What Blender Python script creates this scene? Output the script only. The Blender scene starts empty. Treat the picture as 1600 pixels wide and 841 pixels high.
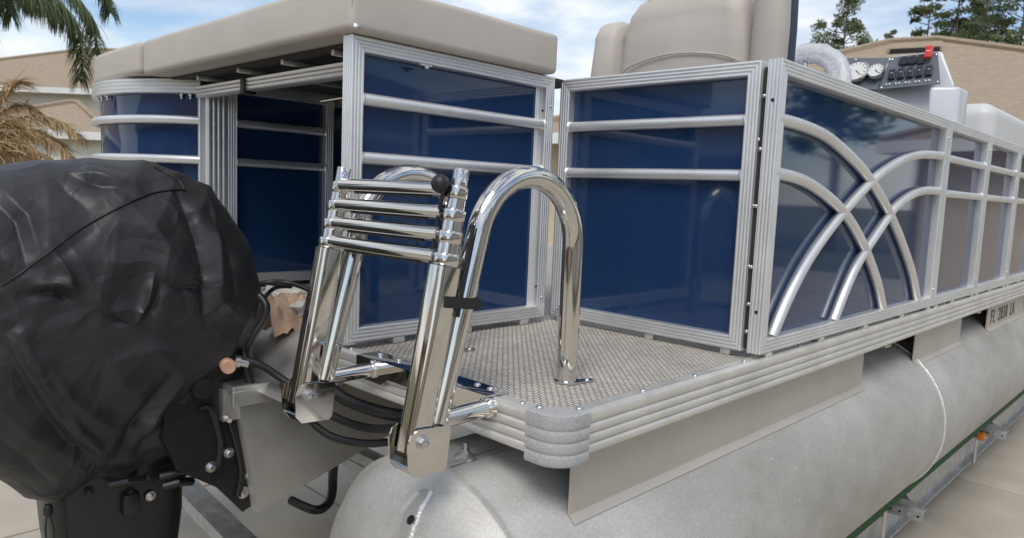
import bpy, bmesh, math, random
from math import sin, cos, pi, radians, sqrt, exp
from mathutils import Vector, Matrix, noise
from mathutils.bvhtree import BVHTree

random.seed(7)
sc = bpy.context.scene
COL = sc.collection
ZD = 1.2                       # deck height above the ground; boat coordinates have the deck at z = 0

# ------------------------------------------------------------------ camera
CAMP = Vector((0.6742, -0.8164, 0.3379))
FPX = 1142.7
_yaw, _pit, _rol = 0.7683, 0.1045, 0.0419
_f = Vector((-sin(_yaw)*cos(_pit), cos(_yaw)*cos(_pit), -sin(_pit)))
_r0 = Vector((cos(_yaw), sin(_yaw), 0)); _u0 = _r0.cross(_f)
_r = cos(_rol)*_r0 + sin(_rol)*_u0; _u = -sin(_rol)*_r0 + cos(_rol)*_u0
cam = bpy.data.cameras.new('camera'); camo = bpy.data.objects.new('camera', cam); COL.objects.link(camo)
camo.matrix_world = Matrix(((_r.x, _u.x, -_f.x, CAMP.x), (_r.y, _u.y, -_f.y, CAMP.y), (_r.z, _u.z, -_f.z, CAMP.z+ZD), (0, 0, 0, 1)))
cam.sensor_width = 36; cam.lens = FPX/1600*36; cam.clip_end = 2000; cam.clip_start = .02
cam.dof.use_dof = True; cam.dof.focus_distance = 1.45; cam.dof.aperture_fstop = 9
sc.camera = camo

def ray(px, py): return (px-800)/FPX*_r-(py-420.5)/FPX*_u+_f
def PX(px, py, x): d = ray(px, py); return CAMP+d*((x-CAMP.x)/d.x)
def PY(px, py, y): d = ray(px, py); return CAMP+d*((y-CAMP.y)/d.y)
def PZ(px, py, z): d = ray(px, py); return CAMP+d*((z-CAMP.z)/d.z)
def PD(px, py, d): return CAMP+ray(px, py)*d

# ------------------------------------------------------------------ sky, sun, exposure
SUN_EL, SUN_AZ = radians(54), radians(146)      # azimuth measured from +Y towards +X
w = bpy.data.worlds.new('World'); sc.world = w; w.use_nodes = True
nt = w.node_tree; nt.nodes.clear()
def N(t, typ, **kw):
    n = t.nodes.new(typ)
    for k, v in kw.items(): setattr(n, k, v)
    return n
out = N(nt, 'ShaderNodeOutputWorld'); bg = N(nt, 'ShaderNodeBackground'); bg.inputs[1].default_value = .115
sky = N(nt, 'ShaderNodeTexSky', sky_type='NISHITA'); sky.sun_disc = False
sky.sun_elevation = SUN_EL; sky.sun_rotation = SUN_AZ; sky.air_density = 1.0; sky.dust_density = .6; sky.ozone_density = 1.6
geo = N(nt, 'ShaderNodeTexCoord')
mp = N(nt, 'ShaderNodeMapping'); mp.inputs['Scale'].default_value = (1.0, 1.0, 3.6); mp.inputs['Location'].default_value = (.35, .2, .1)
nz = N(nt, 'ShaderNodeTexNoise'); nz.inputs['Scale'].default_value = 2.3; nz.inputs['Detail'].default_value = 7; nz.inputs['Roughness'].default_value = .55; nz.inputs['Distortion'].default_value = .35
rp = N(nt, 'ShaderNodeValToRGB'); rp.color_ramp.elements[0].position = .42; rp.color_ramp.elements[1].position = .58
nz2 = N(nt, 'ShaderNodeTexNoise'); nz2.inputs['Scale'].default_value = 5.0; nz2.inputs['Detail'].default_value = 5
rp2 = N(nt, 'ShaderNodeValToRGB'); rp2.color_ramp.elements[0].position = .36; rp2.color_ramp.elements[1].position = .66
rp2.color_ramp.elements[0].color = (5.6, 5.8, 6.1, 1); rp2.color_ramp.elements[1].color = (8.4, 8.3, 8.1, 1)
mx = N(nt, 'ShaderNodeMixRGB'); L = nt.links.new
mul = N(nt, 'ShaderNodeMath', operation='MULTIPLY'); mul.inputs[1].default_value = .9
L(geo.outputs['Generated'], mp.inputs[0]); L(mp.outputs[0], nz.inputs['Vector']); L(mp.outputs[0], nz2.inputs['Vector'])
L(nz.outputs['Fac'], rp.inputs[0]); L(rp.outputs[0], mul.inputs[0]); L(mul.outputs[0], mx.inputs[0])
L(nz2.outputs['Fac'], rp2.inputs[0]); L(sky.outputs[0], mx.inputs[1]); L(rp2.outputs[0], mx.inputs[2])
L(mx.outputs[0], bg.inputs[0]); L(bg.outputs[0], out.inputs[0])

sun = bpy.data.lights.new('sun', 'SUN'); sun.energy = 1.5; sun.angle = radians(28); sun.color = (1, .95, .88)
suno = bpy.data.objects.new('sun', sun); COL.objects.link(suno)
sd = Vector((sin(SUN_AZ)*cos(SUN_EL), cos(SUN_AZ)*cos(SUN_EL), sin(SUN_EL)))
suno.rotation_euler = sd.to_track_quat('Z', 'Y').to_euler(); suno.location = (0, 0, 30)
sc.view_settings.view_transform = 'Standard'; sc.view_settings.look = 'None'
sc.view_settings.exposure = 0.4; sc.view_settings.gamma = 1; sc.view_settings.use_curve_mapping = False

# ------------------------------------------------------------------ materials
def srgb(*c): return tuple((v/255/12.92 if v/255 <= .04045 else ((v/255+.055)/1.055)**2.4) for v in c)
MATS = {}
def mat(name, col, rough=.5, metal=0, spec=.5, coat=0, var=.0, vscale=8, vcol=None, bump=0, bscale=60, rvar=0, stretch=(1, 1, 1), trans=0, vdetail=5, sheen=0, aniso=None):
    m = bpy.data.materials.new(name); m.use_nodes = True; t = m.node_tree; b = t.nodes['Principled BSDF']
    b.inputs['Base Color'].default_value = (*col, 1); b.inputs['Roughness'].default_value = rough
    b.inputs['Metallic'].default_value = metal; b.inputs['Specular IOR Level'].default_value = spec
    b.inputs['Coat Weight'].default_value = coat; b.inputs['Coat Roughness'].default_value = .03
    if trans: b.inputs['Transmission Weight'].default_value = trans
    if sheen: b.inputs['Sheen Weight'].default_value = sheen
    tc = N(t, 'ShaderNodeTexCoord'); mpp = N(t, 'ShaderNodeMapping'); mpp.inputs['Scale'].default_value = stretch
    t.links.new(tc.outputs['Object'], mpp.inputs[0])
    if var or vcol or rvar:
        n1 = N(t, 'ShaderNodeTexNoise'); n1.inputs['Scale'].default_value = vscale; n1.inputs['Detail'].default_value = vdetail; n1.inputs['Roughness'].default_value = .6
        t.links.new(mpp.outputs[0], n1.inputs['Vector'])
        if var or vcol:
            r = N(t, 'ShaderNodeValToRGB'); r.color_ramp.elements[0].position = .32; r.color_ramp.elements[1].position = .68
            c2 = vcol if vcol else tuple(min(1, c*(1+var)) for c in col)
            c1 = col if vcol else tuple(c*(1-var) for c in col)
            r.color_ramp.elements[0].color = (*c1, 1); r.color_ramp.elements[1].color = (*c2, 1)
            t.links.new(n1.outputs['Fac'], r.inputs[0]); t.links.new(r.outputs[0], b.inputs['Base Color'])
        if rvar:
            mr = N(t, 'ShaderNodeMapRange'); mr.inputs[1].default_value = .3; mr.inputs[2].default_value = .7
            mr.inputs[3].default_value = max(0, rough-rvar); mr.inputs[4].default_value = rough+rvar
            t.links.new(n1.outputs['Fac'], mr.inputs[0]); t.links.new(mr.outputs[0], b.inputs['Roughness'])
    if bump:
        n2 = N(t, 'ShaderNodeTexNoise'); n2.inputs['Scale'].default_value = bscale; n2.inputs['Detail'].default_value = 4
        t.links.new(mpp.outputs[0], n2.inputs['Vector'])
        bp = N(t, 'ShaderNodeBump'); bp.inputs['Strength'].default_value = bump; bp.inputs['Distance'].default_value = .01
        t.links.new(n2.outputs['Fac'], bp.inputs['Height']); t.links.new(bp.outputs[0], b.inputs['Normal'])
    MATS[name] = m
    return m

ALU = mat('satin_aluminium', (.80, .80, .795), .40, .8, var=.05, vscale=6, rvar=.05)
TRIM = mat('anodised_trim', (.70, .68, .635), .46, .6, var=.09, vscale=9, rvar=.07, bump=.03, bscale=220)
MILL = mat('mill_aluminium', (.60, .59, .57), .46, .9, var=.14, vscale=5, rvar=.09, bump=.10, bscale=30)
RISER = mat('bounce_tinted_riser_aluminium', (.52, .48, .425), .5, .45, var=.07, vscale=4, rvar=.05)  # bare aluminium; brown warmth of ground-bounced light is mixed into the colour
POD2 = mat('pod_aluminium', (.48, .465, .435), .48, .6, var=.12, vscale=6, rvar=.06)
CHROME = mat('polished_stainless', (.66, .635, .60), .06, 1, rvar=.03, vscale=20)
STEEL = mat('zinc_bolt_steel', (.62, .62, .62), .28, 1)
NAVY = mat('navy_panel', (.0125, .037, .104), .045, 0, .45, .10, var=.06, vscale=3, bump=.015, bscale=3)
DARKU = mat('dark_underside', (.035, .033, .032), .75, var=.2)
BLACKM = mat('black_motor_paint', (.012, .013, .014), .32, 0, .5, rvar=.08, vscale=20)
RUBBER = mat('black_rubber', (.012, .012, .013), .45)
VINYL = mat('beige_vinyl', srgb(188, 181, 171), .5, 0, .4, var=.05, vscale=5, bump=.10, bscale=350)
VINYLB = mat('navy_vinyl', (.02, .036, .075), .45, bump=.1, bscale=350)
WHITEG = mat('white_gelcoat', (.62, .63, .65), .3, 0, .5, .3, var=.03, vscale=6)
LVINYL = mat('pale_grey_vinyl', (.6, .6, .59), .4, 0, .5, var=.04, vscale=5)
DASH = mat('charcoal_dash', (.12, .14, .165), .45, var=.1, vscale=80)
SWITCH = mat('switch_black', (.02, .022, .028), .3)
RED = mat('red_plastic', (.62, .035, .03), .35)
GAUGE = mat('gauge_face', (.75, .74, .70), .3)
PLASTICW = mat('clear_plastic_wrap', (.90, .91, .93), .22, 0, .6, trans=.55, bump=.5, bscale=60)
HOLE = mat('dark_hole', (.01, .01, .01), .8)
GALV = mat('galvanised_steel', (.36, .38, .40), .45, .85, vcol=(.56, .57, .58), vscale=25, rvar=.08)
GREEN = mat('green_bunk_carpet', (.035, .09, .03), .95, var=.3, vscale=60)
AMBER = mat('amber_lens', (.75, .25, .03), .25, trans=.2)
KRAFT = mat('brown_paper', (.46, .32, .23), .85, var=.15, vscale=15, bump=.5, bscale=30)
FOAM = mat('pale_wrap', (.55, .53, .50), .7, var=.1, bump=.3, bscale=40)
COPPER = mat('copper_cap', (.62, .36, .25), .5, .3, var=.15, vscale=40)
PAINTK = mat('black_lettering', (.02, .02, .022), .5)

# corner bumper: speckled grey plastic
BUMP = mat('speckled_bumper_plastic', (.29, .295, .30), .7, vcol=(.46, .46, .455), vscale=420, vdetail=3, bump=.10, bscale=420)
# woven vinyl deck
def deck_material():
    m = bpy.data.materials.new('woven_vinyl_deck'); m.use_nodes = True; t = m.node_tree; b = t.nodes['Principled BSDF']
    tc = N(t, 'ShaderNodeTexCoord')
    br = N(t, 'ShaderNodeTexBrick'); br.offset = .5
    br.inputs['Scale'].default_value = 1; br.inputs['Brick Width'].default_value = .0150; br.inputs['Row Height'].default_value = .0076
    br.inputs['Mortar Size'].default_value = .0016; br.inputs['Mortar Smooth'].default_value = .55; br.inputs['Bias'].default_value = -.1
    br.inputs['Color1'].default_value = (*srgb(226, 219, 207), 1); br.inputs['Color2'].default_value = (*srgb(196, 189, 178), 1); br.inputs['Mortar'].default_value = (*srgb(78, 76, 75), 1)
    n0 = N(t, 'ShaderNodeTexNoise'); n0.inputs['Scale'].default_value = 90; n0.inputs['Detail'].default_value = 2
    va = N(t, 'ShaderNodeVectorMath', operation='MULTIPLY_ADD'); va.inputs[1].default_value = (.0022, .0022, 0)
    t.links.new(n0.outputs['Color'], va.inputs[0]); t.links.new(tc.outputs['Object'], va.inputs[2]); t.links.new(va.outputs[0], br.inputs['Vector'])
    n1 = N(t, 'ShaderNodeTexNoise'); n1.inputs['Scale'].default_value = 9; n1.inputs['Detail'].default_value = 6
    t.links.new(tc.outputs['Object'], n1.inputs['Vector'])
    r = N(t, 'ShaderNodeValToRGB'); r.color_ramp.elements[0].position = .3; r.color_ramp.elements[1].position = .7
    r.color_ramp.elements[0].color = (.84, .83, .81, 1); r.color_ramp.elements[1].color = (1, 1, 1, 1)
    mm = N(t, 'ShaderNodeMixRGB', blend_type='MULTIPLY'); mm.inputs[0].default_value = 1
    t.links.new(n1.outputs['Fac'], r.inputs[0]); t.links.new(br.outputs['Color'], mm.inputs[1]); t.links.new(r.outputs[0], mm.inputs[2])
    t.links.new(mm.outputs[0], b.inputs['Base Color']); b.inputs['Roughness'].default_value = .6
    bp = N(t, 'ShaderNodeBump'); bp.inputs['Strength'].default_value = .5; bp.inputs['Distance'].default_value = .0015; bp.invert = True
    t.links.new(br.outputs['Fac'], bp.inputs['Height']); t.links.new(bp.outputs[0], b.inputs['Normal'])
    return m
DECK = deck_material()

def pontoon_material():
    m = bpy.data.materials.new('weathered_pontoon_aluminium'); m.use_nodes = True; t = m.node_tree; b = t.nodes['Principled BSDF']
    tc = N(t, 'ShaderNodeTexCoord'); mpp = N(t, 'ShaderNodeMapping'); mpp.inputs['Scale'].default_value = (1, .55, 1)
    t.links.new(tc.outputs['Object'], mpp.inputs[0])
    def nz(s, d, rgh=.6):
        n = N(t, 'ShaderNodeTexNoise'); n.inputs['Scale'].default_value = s; n.inputs['Detail'].default_value = d; n.inputs['Roughness'].default_value = rgh
        t.links.new(mpp.outputs[0], n.inputs['Vector']); return n
    a = nz(3.2, 8, .62); c = nz(46, 4); 
    r = N(t, 'ShaderNodeValToRGB'); r.color_ramp.elements[0].position = .3; r.color_ramp.elements[1].position = .7
    r.color_ramp.elements[0].color = (.42, .405, .37, 1); r.color_ramp.elements[1].color = (.62, .615, .60, 1)
    t.links.new(a.outputs['Fac'], r.inputs[0])
    r2 = N(t, 'ShaderNodeValToRGB'); r2.color_ramp.elements[0].position = .69; r2.color_ramp.elements[1].position = .80
    r2.color_ramp.elements[0].color = (0, 0, 0, 1); r2.color_ramp.elements[1].color = (1, 1, 1, 1)
    t.links.new(c.outputs['Fac'], r2.inputs[0])
    mm = N(t, 'ShaderNodeMixRGB'); mm.inputs[2].default_value = (.78, .78, .76, 1)
    t.links.new(r2.outputs[0], mm.inputs[0]); t.links.new(r.outputs[0], mm.inputs[1])
    e_ = nz(15, 7, .7); r3 = N(t, 'ShaderNodeValToRGB'); r3.color_ramp.elements[0].position = .34; r3.color_ramp.elements[1].position = .62
    r3.color_ramp.elements[0].color = (.70, .68, .64, 1); r3.color_ramp.elements[1].color = (1, 1, 1, 1); t.links.new(e_.outputs['Fac'], r3.inputs[0])
    m3 = N(t, 'ShaderNodeMixRGB', blend_type='MULTIPLY'); m3.inputs[0].default_value = .38
    t.links.new(mm.outputs[0], m3.inputs[1]); t.links.new(r3.outputs[0], m3.inputs[2])
    g_ = nz(230, 3, .7); r4 = N(t, 'ShaderNodeValToRGB'); r4.color_ramp.elements[0].position = .35; r4.color_ramp.elements[1].position = .65
    r4.color_ramp.elements[0].color = (.80, .79, .77, 1); r4.color_ramp.elements[1].color = (1, 1, 1, 1); t.links.new(g_.outputs['Fac'], r4.inputs[0])
    m4 = N(t, 'ShaderNodeMixRGB', blend_type='MULTIPLY'); m4.inputs[0].default_value = .8
    t.links.new(m3.outputs[0], m4.inputs[1]); t.links.new(r4.outputs[0], m4.inputs[2]); t.links.new(m4.outputs[0], b.inputs['Base Color'])
    b.inputs['Metallic'].default_value = .4
    mr = N(t, 'ShaderNodeMapRange'); mr.inputs[1].default_value = .3; mr.inputs[2].default_value = .7; mr.inputs[3].default_value = .48; mr.inputs[4].default_value = .62
    t.links.new(a.outputs['Fac'], mr.inputs[0]); t.links.new(mr.outputs[0], b.inputs['Roughness'])
    n3 = nz(4, 3); bp = N(t, 'ShaderNodeBump'); bp.inputs['Strength'].default_value = .18; bp.inputs['Distance'].default_value = .02
    t.links.new(n3.outputs['Fac'], bp.inputs['Height'])
    bp2 = N(t, 'ShaderNodeBump'); bp2.inputs['Strength'].default_value = .12; bp2.inputs['Distance'].default_value = .002
    t.links.new(c.outputs['Fac'], bp2.inputs['Height']); t.links.new(bp.outputs[0], bp2.inputs['Normal']); t.links.new(bp2.outputs[0], b.inputs['Normal'])
    return m
PONT = pontoon_material()
COVER = mat('black_nylon_cover', (.019, .0195, .0205), .46, 0, .5, var=.15, vscale=7, rvar=.05, bump=.04, bscale=500, sheen=.03)
def crease_bump(m):
    t = m.node_tree; b = t.nodes['Principled BSDF']; tc = N(t, 'ShaderNodeTexCoord')
    wn_ = N(t, 'ShaderNodeTexNoise'); wn_.inputs['Scale'].default_value = 5; wn_.inputs['Detail'].default_value = 2
    va = N(t, 'ShaderNodeVectorMath', operation='MULTIPLY_ADD'); va.inputs[1].default_value = (.16, .16, .16)
    t.links.new(tc.outputs['Object'], wn_.inputs['Vector']); t.links.new(wn_.outputs['Color'], va.inputs[0]); t.links.new(tc.outputs['Object'], va.inputs[2])
    prev = b.inputs['Normal'].links[0].from_socket if b.inputs['Normal'].links else None
    for sc_, st_, ds_ in ((7.5, .55, .012), (17, .35, .005)):
        v = N(t, 'ShaderNodeTexVoronoi', feature='DISTANCE_TO_EDGE'); v.inputs['Scale'].default_value = sc_; v.inputs['Randomness'].default_value = 1
        t.links.new(va.outputs[0], v.inputs['Vector'])
        mr = N(t, 'ShaderNodeMapRange'); mr.inputs[1].default_value = 0; mr.inputs[2].default_value = .22; mr.inputs[3].default_value = 1; mr.inputs[4].default_value = 0
        t.links.new(v.outputs['Distance'], mr.inputs[0])
        k = N(t, 'ShaderNodeTexNoise'); k.inputs['Scale'].default_value = sc_*.6; t.links.new(tc.outputs['Object'], k.inputs['Vector'])
        mu = N(t, 'ShaderNodeMath', operation='MULTIPLY'); t.links.new(mr.outputs[0], mu.inputs[0])
        kr = N(t, 'ShaderNodeMapRange'); kr.inputs[1].default_value = .42; kr.inputs[2].default_value = .66; t.links.new(k.outputs['Fac'], kr.inputs[0]); t.links.new(kr.outputs[0], mu.inputs[1])
        bp = N(t, 'ShaderNodeBump'); bp.inputs['Strength'].default_value = st_; bp.inputs['Distance'].default_value = ds_
        t.links.new(mu.outputs[0], bp.inputs['Height'])
        if prev: t.links.new(prev, bp.inputs['Normal'])
        prev = bp.outputs[0]
    t.links.new(prev, b.inputs['Normal'])
crease_bump(COVER)
PIPING = mat('black_piping', (.006, .006, .007), .5)

def concrete_material():
    m = mat('broom_finished_concrete', srgb(188, 180, 165), .85, vcol=srgb(166, 158, 144), vscale=2.2, vdetail=9, bump=.25, bscale=120)
    return m
CONC = concrete_material()
GRASS = mat('lawn', (.10, .11, .05), .95, vcol=(.19, .175, .10), vscale=1.5, vdetail=8, bump=.5, bscale=40)
ASPH = mat('asphalt', (.05, .05, .05), .9, var=.2, vscale=30)
def shingle_material(name, c1, c2):
    m = bpy.data.materials.new(name); m.use_nodes = True; t = m.node_tree; b = t.nodes['Principled BSDF']
    tc = N(t, 'ShaderNodeTexCoord')
    mpp = N(t, 'ShaderNodeMapping'); mpp.inputs['Scale'].default_value = (1, 1, 2.2)
    n1 = N(t, 'ShaderNodeTexNoise'); n1.inputs['Scale'].default_value = 7; n1.inputs['Detail'].default_value = 8; n1.inputs['Roughness'].default_value = .85
    t.links.new(tc.outputs['Object'], mpp.inputs[0]); t.links.new(mpp.outputs[0], n1.inputs['Vector'])
    r = N(t, 'ShaderNodeValToRGB'); r.color_ramp.elements[0].position = .3; r.color_ramp.elements[1].position = .7
    r.color_ramp.elements[0].color = (*c1, 1); r.color_ramp.elements[1].color = (*c2, 1)
    t.links.new(n1.outputs['Fac'], r.inputs[0])
    wv = N(t, 'ShaderNodeTexWave', wave_type='BANDS', bands_direction='Z', wave_profile='SAW'); wv.inputs['Scale'].default_value = 5.5; wv.inputs['Distortion'].default_value = .6; wv.inputs['Detail'].default_value = 2
    t.links.new(tc.outputs['Object'], wv.inputs['Vector'])
    mm = N(t, 'ShaderNodeMixRGB', blend_type='MULTIPLY'); mm.inputs[0].default_value = .14
    t.links.new(r.outputs[0], mm.inputs[1]); t.links.new(wv.outputs['Color'], mm.inputs[2]); t.links.new(mm.outputs[0], b.inputs['Base Color'])
    b.inputs['Roughness'].default_value = .9
    bp = N(t, 'ShaderNodeBump'); bp.inputs['Strength'].default_value = .2; bp.inputs['Distance'].default_value = .02
    t.links.new(wv.outputs['Fac'], bp.inputs['Height']); t.links.new(bp.outputs[0], b.inputs['Normal'])
    return m
SHINGG = shingle_material('grey_shingles', srgb(96, 96, 98), srgb(132, 132, 134))
SHING = shingle_material('tan_shingles', srgb(140, 124, 105), srgb(178, 160, 138))
STUCCO = mat('cream_stucco', srgb(236, 230, 219), .9, var=.05, vscale=3, bump=.2, bscale=60)
STUCCO2 = mat('tan_stucco', srgb(196, 180, 156), .9, var=.06, vscale=3, bump=.2, bscale=60)
BRICKB = mat('brown_block_wall', srgb(150, 112, 80), .9, var=.12, vscale=4, bump=.3, bscale=50)
FASCIA = mat('white_fascia', (.75, .75, .73), .6)
GLASSW = mat('window_glass', (.03, .04, .05), .06, 0, .8)
GARAGE = mat('garage_door_white', (.68, .67, .64), .6, var=.03)
BARK = mat('bark', (.12, .085, .06), .95, vcol=(.20, .15, .11), vscale=12, bump=.8, bscale=30)
def leaf_mat(name, a, b, rough=.6, trans=.25):
    m = bpy.data.materials.new(name); m.use_nodes = True; t = m.node_tree; p = t.nodes['Principled BSDF']
    g = N(t, 'ShaderNodeNewGeometry'); r = N(t, 'ShaderNodeValToRGB')
    r.color_ramp.elements[0].color = (*a, 1); r.color_ramp.elements[1].color = (*b, 1)
    t.links.new(g.outputs['Random Per Island'], r.inputs[0]); t.links.new(r.outputs[0], p.inputs['Base Color']); p.inputs['Roughness'].default_value = rough
    tr = N(t, 'ShaderNodeBsdfTranslucent'); t.links.new(r.outputs[0], tr.inputs[0])
    ms = N(t, 'ShaderNodeMixShader'); ms.inputs[0].default_value = trans
    t.links.new(p.outputs[0], ms.inputs[1]); t.links.new(tr.outputs[0], ms.inputs[2]); t.links.new(ms.outputs[0], t.nodes['Material Output'].inputs[0])
    return m
LEAF = leaf_mat('tree_leaves', (.08, .11, .045), (.21, .235, .105), .6, .4)
PINE = leaf_mat('pine_needles', (.07, .10, .04), (.18, .21, .09), .6, .4)
FROND = leaf_mat('green_frond', (.07, .105, .04), (.19, .22, .10), .6, .35)
DRYFROND = leaf_mat('dry_frond', (.26, .16, .07), (.52, .37, .19), .7, .3)

# ------------------------------------------------------------------ mesh helpers (boat coordinates: deck top at z = 0)
class MB:
    def __init__(s): s.v = []; s.f = []
    def add(s, vs, fs):
        o = len(s.v); s.v += [Vector(v) for v in vs]; s.f += [tuple(i+o for i in f) for f in fs]; return s
    def box(s, a, b, bev=0, seg=2):
        x0, y0, z0 = (min(a[i], b[i]) for i in range(3)); x1, y1, z1 = (max(a[i], b[i]) for i in range(3))
        if bev <= 0:
            return s.add([(x0, y0, z0), (x1, y0, z0), (x1, y1, z0), (x0, y1, z0), (x0, y0, z1), (x1, y0, z1), (x1, y1, z1), (x0, y1, z1)],
                         [(0, 3, 2, 1), (4, 5, 6, 7), (0, 1, 5, 4), (1, 2, 6, 5), (2, 3, 7, 6), (3, 0, 4, 7)])
        bm = bmesh.new(); bmesh.ops.create_cube(bm, size=1)
        for v in bm.verts: v.co = Vector(((x0+x1)/2+v.co.x*(x1-x0), (y0+y1)/2+v.co.y*(y1-y0), (z0+z1)/2+v.co.z*(z1-z0)))
        bmesh.ops.bevel(bm, geom=bm.edges[:], offset=bev, segments=seg, profile=.5, affect='EDGES')
        return s.addbm(bm)
    def addbm(s, bm, mtx=None):
        bm.verts.index_update()
        vs = [(mtx @ v.co if mtx else v.co.copy()) for v in bm.verts]; fs = [tuple(v.index for v in f.verts) for f in bm.faces]
        bm.free(); return s.add(vs, fs)
    def prism(s, poly, vec):
        n = len(poly); vec = Vector(vec); p = [Vector(q) for q in poly]
        return s.add(p+[q+vec for q in p], [tuple(range(n))[::-1], tuple(range(n, 2*n))]+[(i, (i+1) % n, (i+1) % n+n, i+n) for i in range(n)])
    def sweep(s, path, prof, up=(0, 0, 1), closed=False, cap=True):
        """prof = list of (side, up) pairs, swept along path; closed profile."""
        path = [Vector(p) for p in path]; n = len(path); m = len(prof); up = Vector(up); vs = []
        for i, p in enumerate(path):
            a = path[i-1] if (i > 0 or closed) else p; b = path[(i+1) % n] if (i < n-1 or closed) else p
            t = (b-a).normalized(); sd_ = t.cross(up)
            if sd_.length < 1e-4: sd_ = t.orthogonal()
            sd_.normalize(); u2 = sd_.cross(t).normalized(); k = 1
            if 0 < i < n-1 or closed:
                t1 = (p-a).normalized(); t2 = (b-p).normalized(); k = 1/max(.4, sqrt((1+t1.dot(t2))/2))
            vs += [p+sd_*q[0]*k+u2*q[1] for q in prof]
        fs = [(i*m+j, i*m+(j+1) % m, ((i+1) % n)*m+(j+1) % m, ((i+1) % n)*m+j) for i in range(n if closed else n-1) for j in range(m)]
        if cap and not closed: fs += [tuple(range(m))[::-1], tuple(range((n-1)*m, n*m))]
        return s.add(vs, fs)
    def tube(s, path, r, seg=14, cap=True):
        path = [Vector(p) for p in path]; n = len(path); rr = r if isinstance(r, (list, tuple)) else [r]*n
        t0 = (path[1]-path[0]).normalized(); nrm = t0.orthogonal().normalized(); vs = []
        for i, p in enumerate(path):
            t = (path[min(i+1, n-1)]-path[max(i-1, 0)]).normalized()
            nrm = (nrm-t*nrm.dot(t)).normalized(); bn = t.cross(nrm)
            vs += [p+(nrm*cos(2*pi*j/seg)+bn*sin(2*pi*j/seg))*rr[i] for j in range(seg)]
        fs = [(i*seg+j, i*seg+(j+1) % seg, (i+1)*seg+(j+1) % seg, (i+1)*seg+j) for i in range(n-1) for j in range(seg)]
        if cap: fs += [tuple(range(seg))[::-1], tuple(range((n-1)*seg, n*seg))]
        return s.add(vs, fs)
    def lathe(s, c, axis, prof, seg=16):
        """prof = (radius, height along axis)"""
        c = Vector(c); ax = Vector(axis).normalized(); a = ax.orthogonal().normalized(); b = ax.cross(a); m = len(prof)
        vs = [c+ax*h+(a*cos(2*pi*j/seg)+b*sin(2*pi*j/seg))*max(r, 1e-5) for r, h in prof for j in range(seg)]
        fs = [(i*seg+j, i*seg+(j+1) % seg, (i+1)*seg+(j+1) % seg, (i+1)*seg+j) for i in range(m-1) for j in range(seg)]
        fs += [tuple(range(seg))[::-1], tuple(range((m-1)*seg, m*seg))]
        return s.add(vs, fs)
    def mesh(s, name, m, sharp=35, recalc=True):
        me = bpy.data.meshes.new(name); me.from_pydata([tuple(v) for v in s.v], [], s.f)
        if recalc:
            bm = bmesh.new(); bm.from_mesh(me); bmesh.ops.recalc_face_normals(bm, faces=bm.faces[:]); bm.to_mesh(me); bm.free()
        me.polygons.foreach_set('use_smooth', [True]*len(me.polygons)); me.set_sharp_from_angle(angle=radians(sharp))
        me.materials.append(m); me.update(); return me

BASE = {}
def obj(name, mb, m, parent=None, sharp=35, **props):
    o = bpy.data.objects.new(name, mb.mesh(name, m, sharp)); COL.objects.link(o)
    place(o, parent)
    for k, v in props.items(): o[k] = v
    return o
def place(o, parent):
    if parent is None: o.location = (0, 0, ZD)
    else:
        root = parent
        o.parent = parent
        if root.name in BASE: o.location = -Vector(BASE[root.name])
def thing(name, label, cat, base, group=None):
    o = bpy.data.objects.new(name, None); COL.objects.link(o); o.empty_display_size = .1
    o.location = Vector(base)+Vector((0, 0, ZD)); BASE[o.name] = base
    o['label'] = label; o['category'] = cat
    if group: o['group'] = group
    return o
def tag(o, label, cat, group=None):
    o['label'] = label; o['category'] = cat
    if group: o['group'] = group
    return o
def struct(name, mb, m, sharp=35):
    o = obj(name, mb, m, None, sharp); o['kind'] = 'structure'; return o
def bolt(name, c, axis, r, parent, m=STEEL, hexh=None):
    mb = MB()
    if hexh: mb.lathe(c, axis, [(r*1.45, 0), (r*1.45, r*.25), (r*1.0, r*.26)], 14); mb.lathe(Vector(c)+Vector(axis).normalized()*r*.2, axis, [(r, 0), (r, hexh), (r*.8, hexh*1.15)], 6)
    else: mb.lathe(c, axis, [(r, -.001), (r*.97, r*.25), (r*.75, r*.55), (r*.4, r*.72), (0.0001, r*.78)], 10)
    return obj(name, mb, m, parent)
def arc(c, r, a0, a1, n, ex=(1, 0, 0), ey=(0, 1, 0)):
    c, ex, ey = Vector(c), Vector(ex), Vector(ey)
    return [c+ex*r*cos(a0+(a1-a0)*i/n)+ey*r*sin(a0+(a1-a0)*i/n) for i in range(n+1)]
def smooth(pts, n=8):
    pts = [Vector(p) for p in pts]; out_ = []
    for i in range(len(pts)-1):
        p0, p1, p2, p3 = pts[max(i-1, 0)], pts[i], pts[i+1], pts[min(i+2, len(pts)-1)]
        for k in range(n):
            t = k/n
            out_.append(.5*((2*p1)+(p2-p0)*t+(2*p0-5*p1+4*p2-p3)*t*t+(-p0+3*p1-3*p2+p3)*t**3))
    return out_+[pts[-1]]

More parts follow.
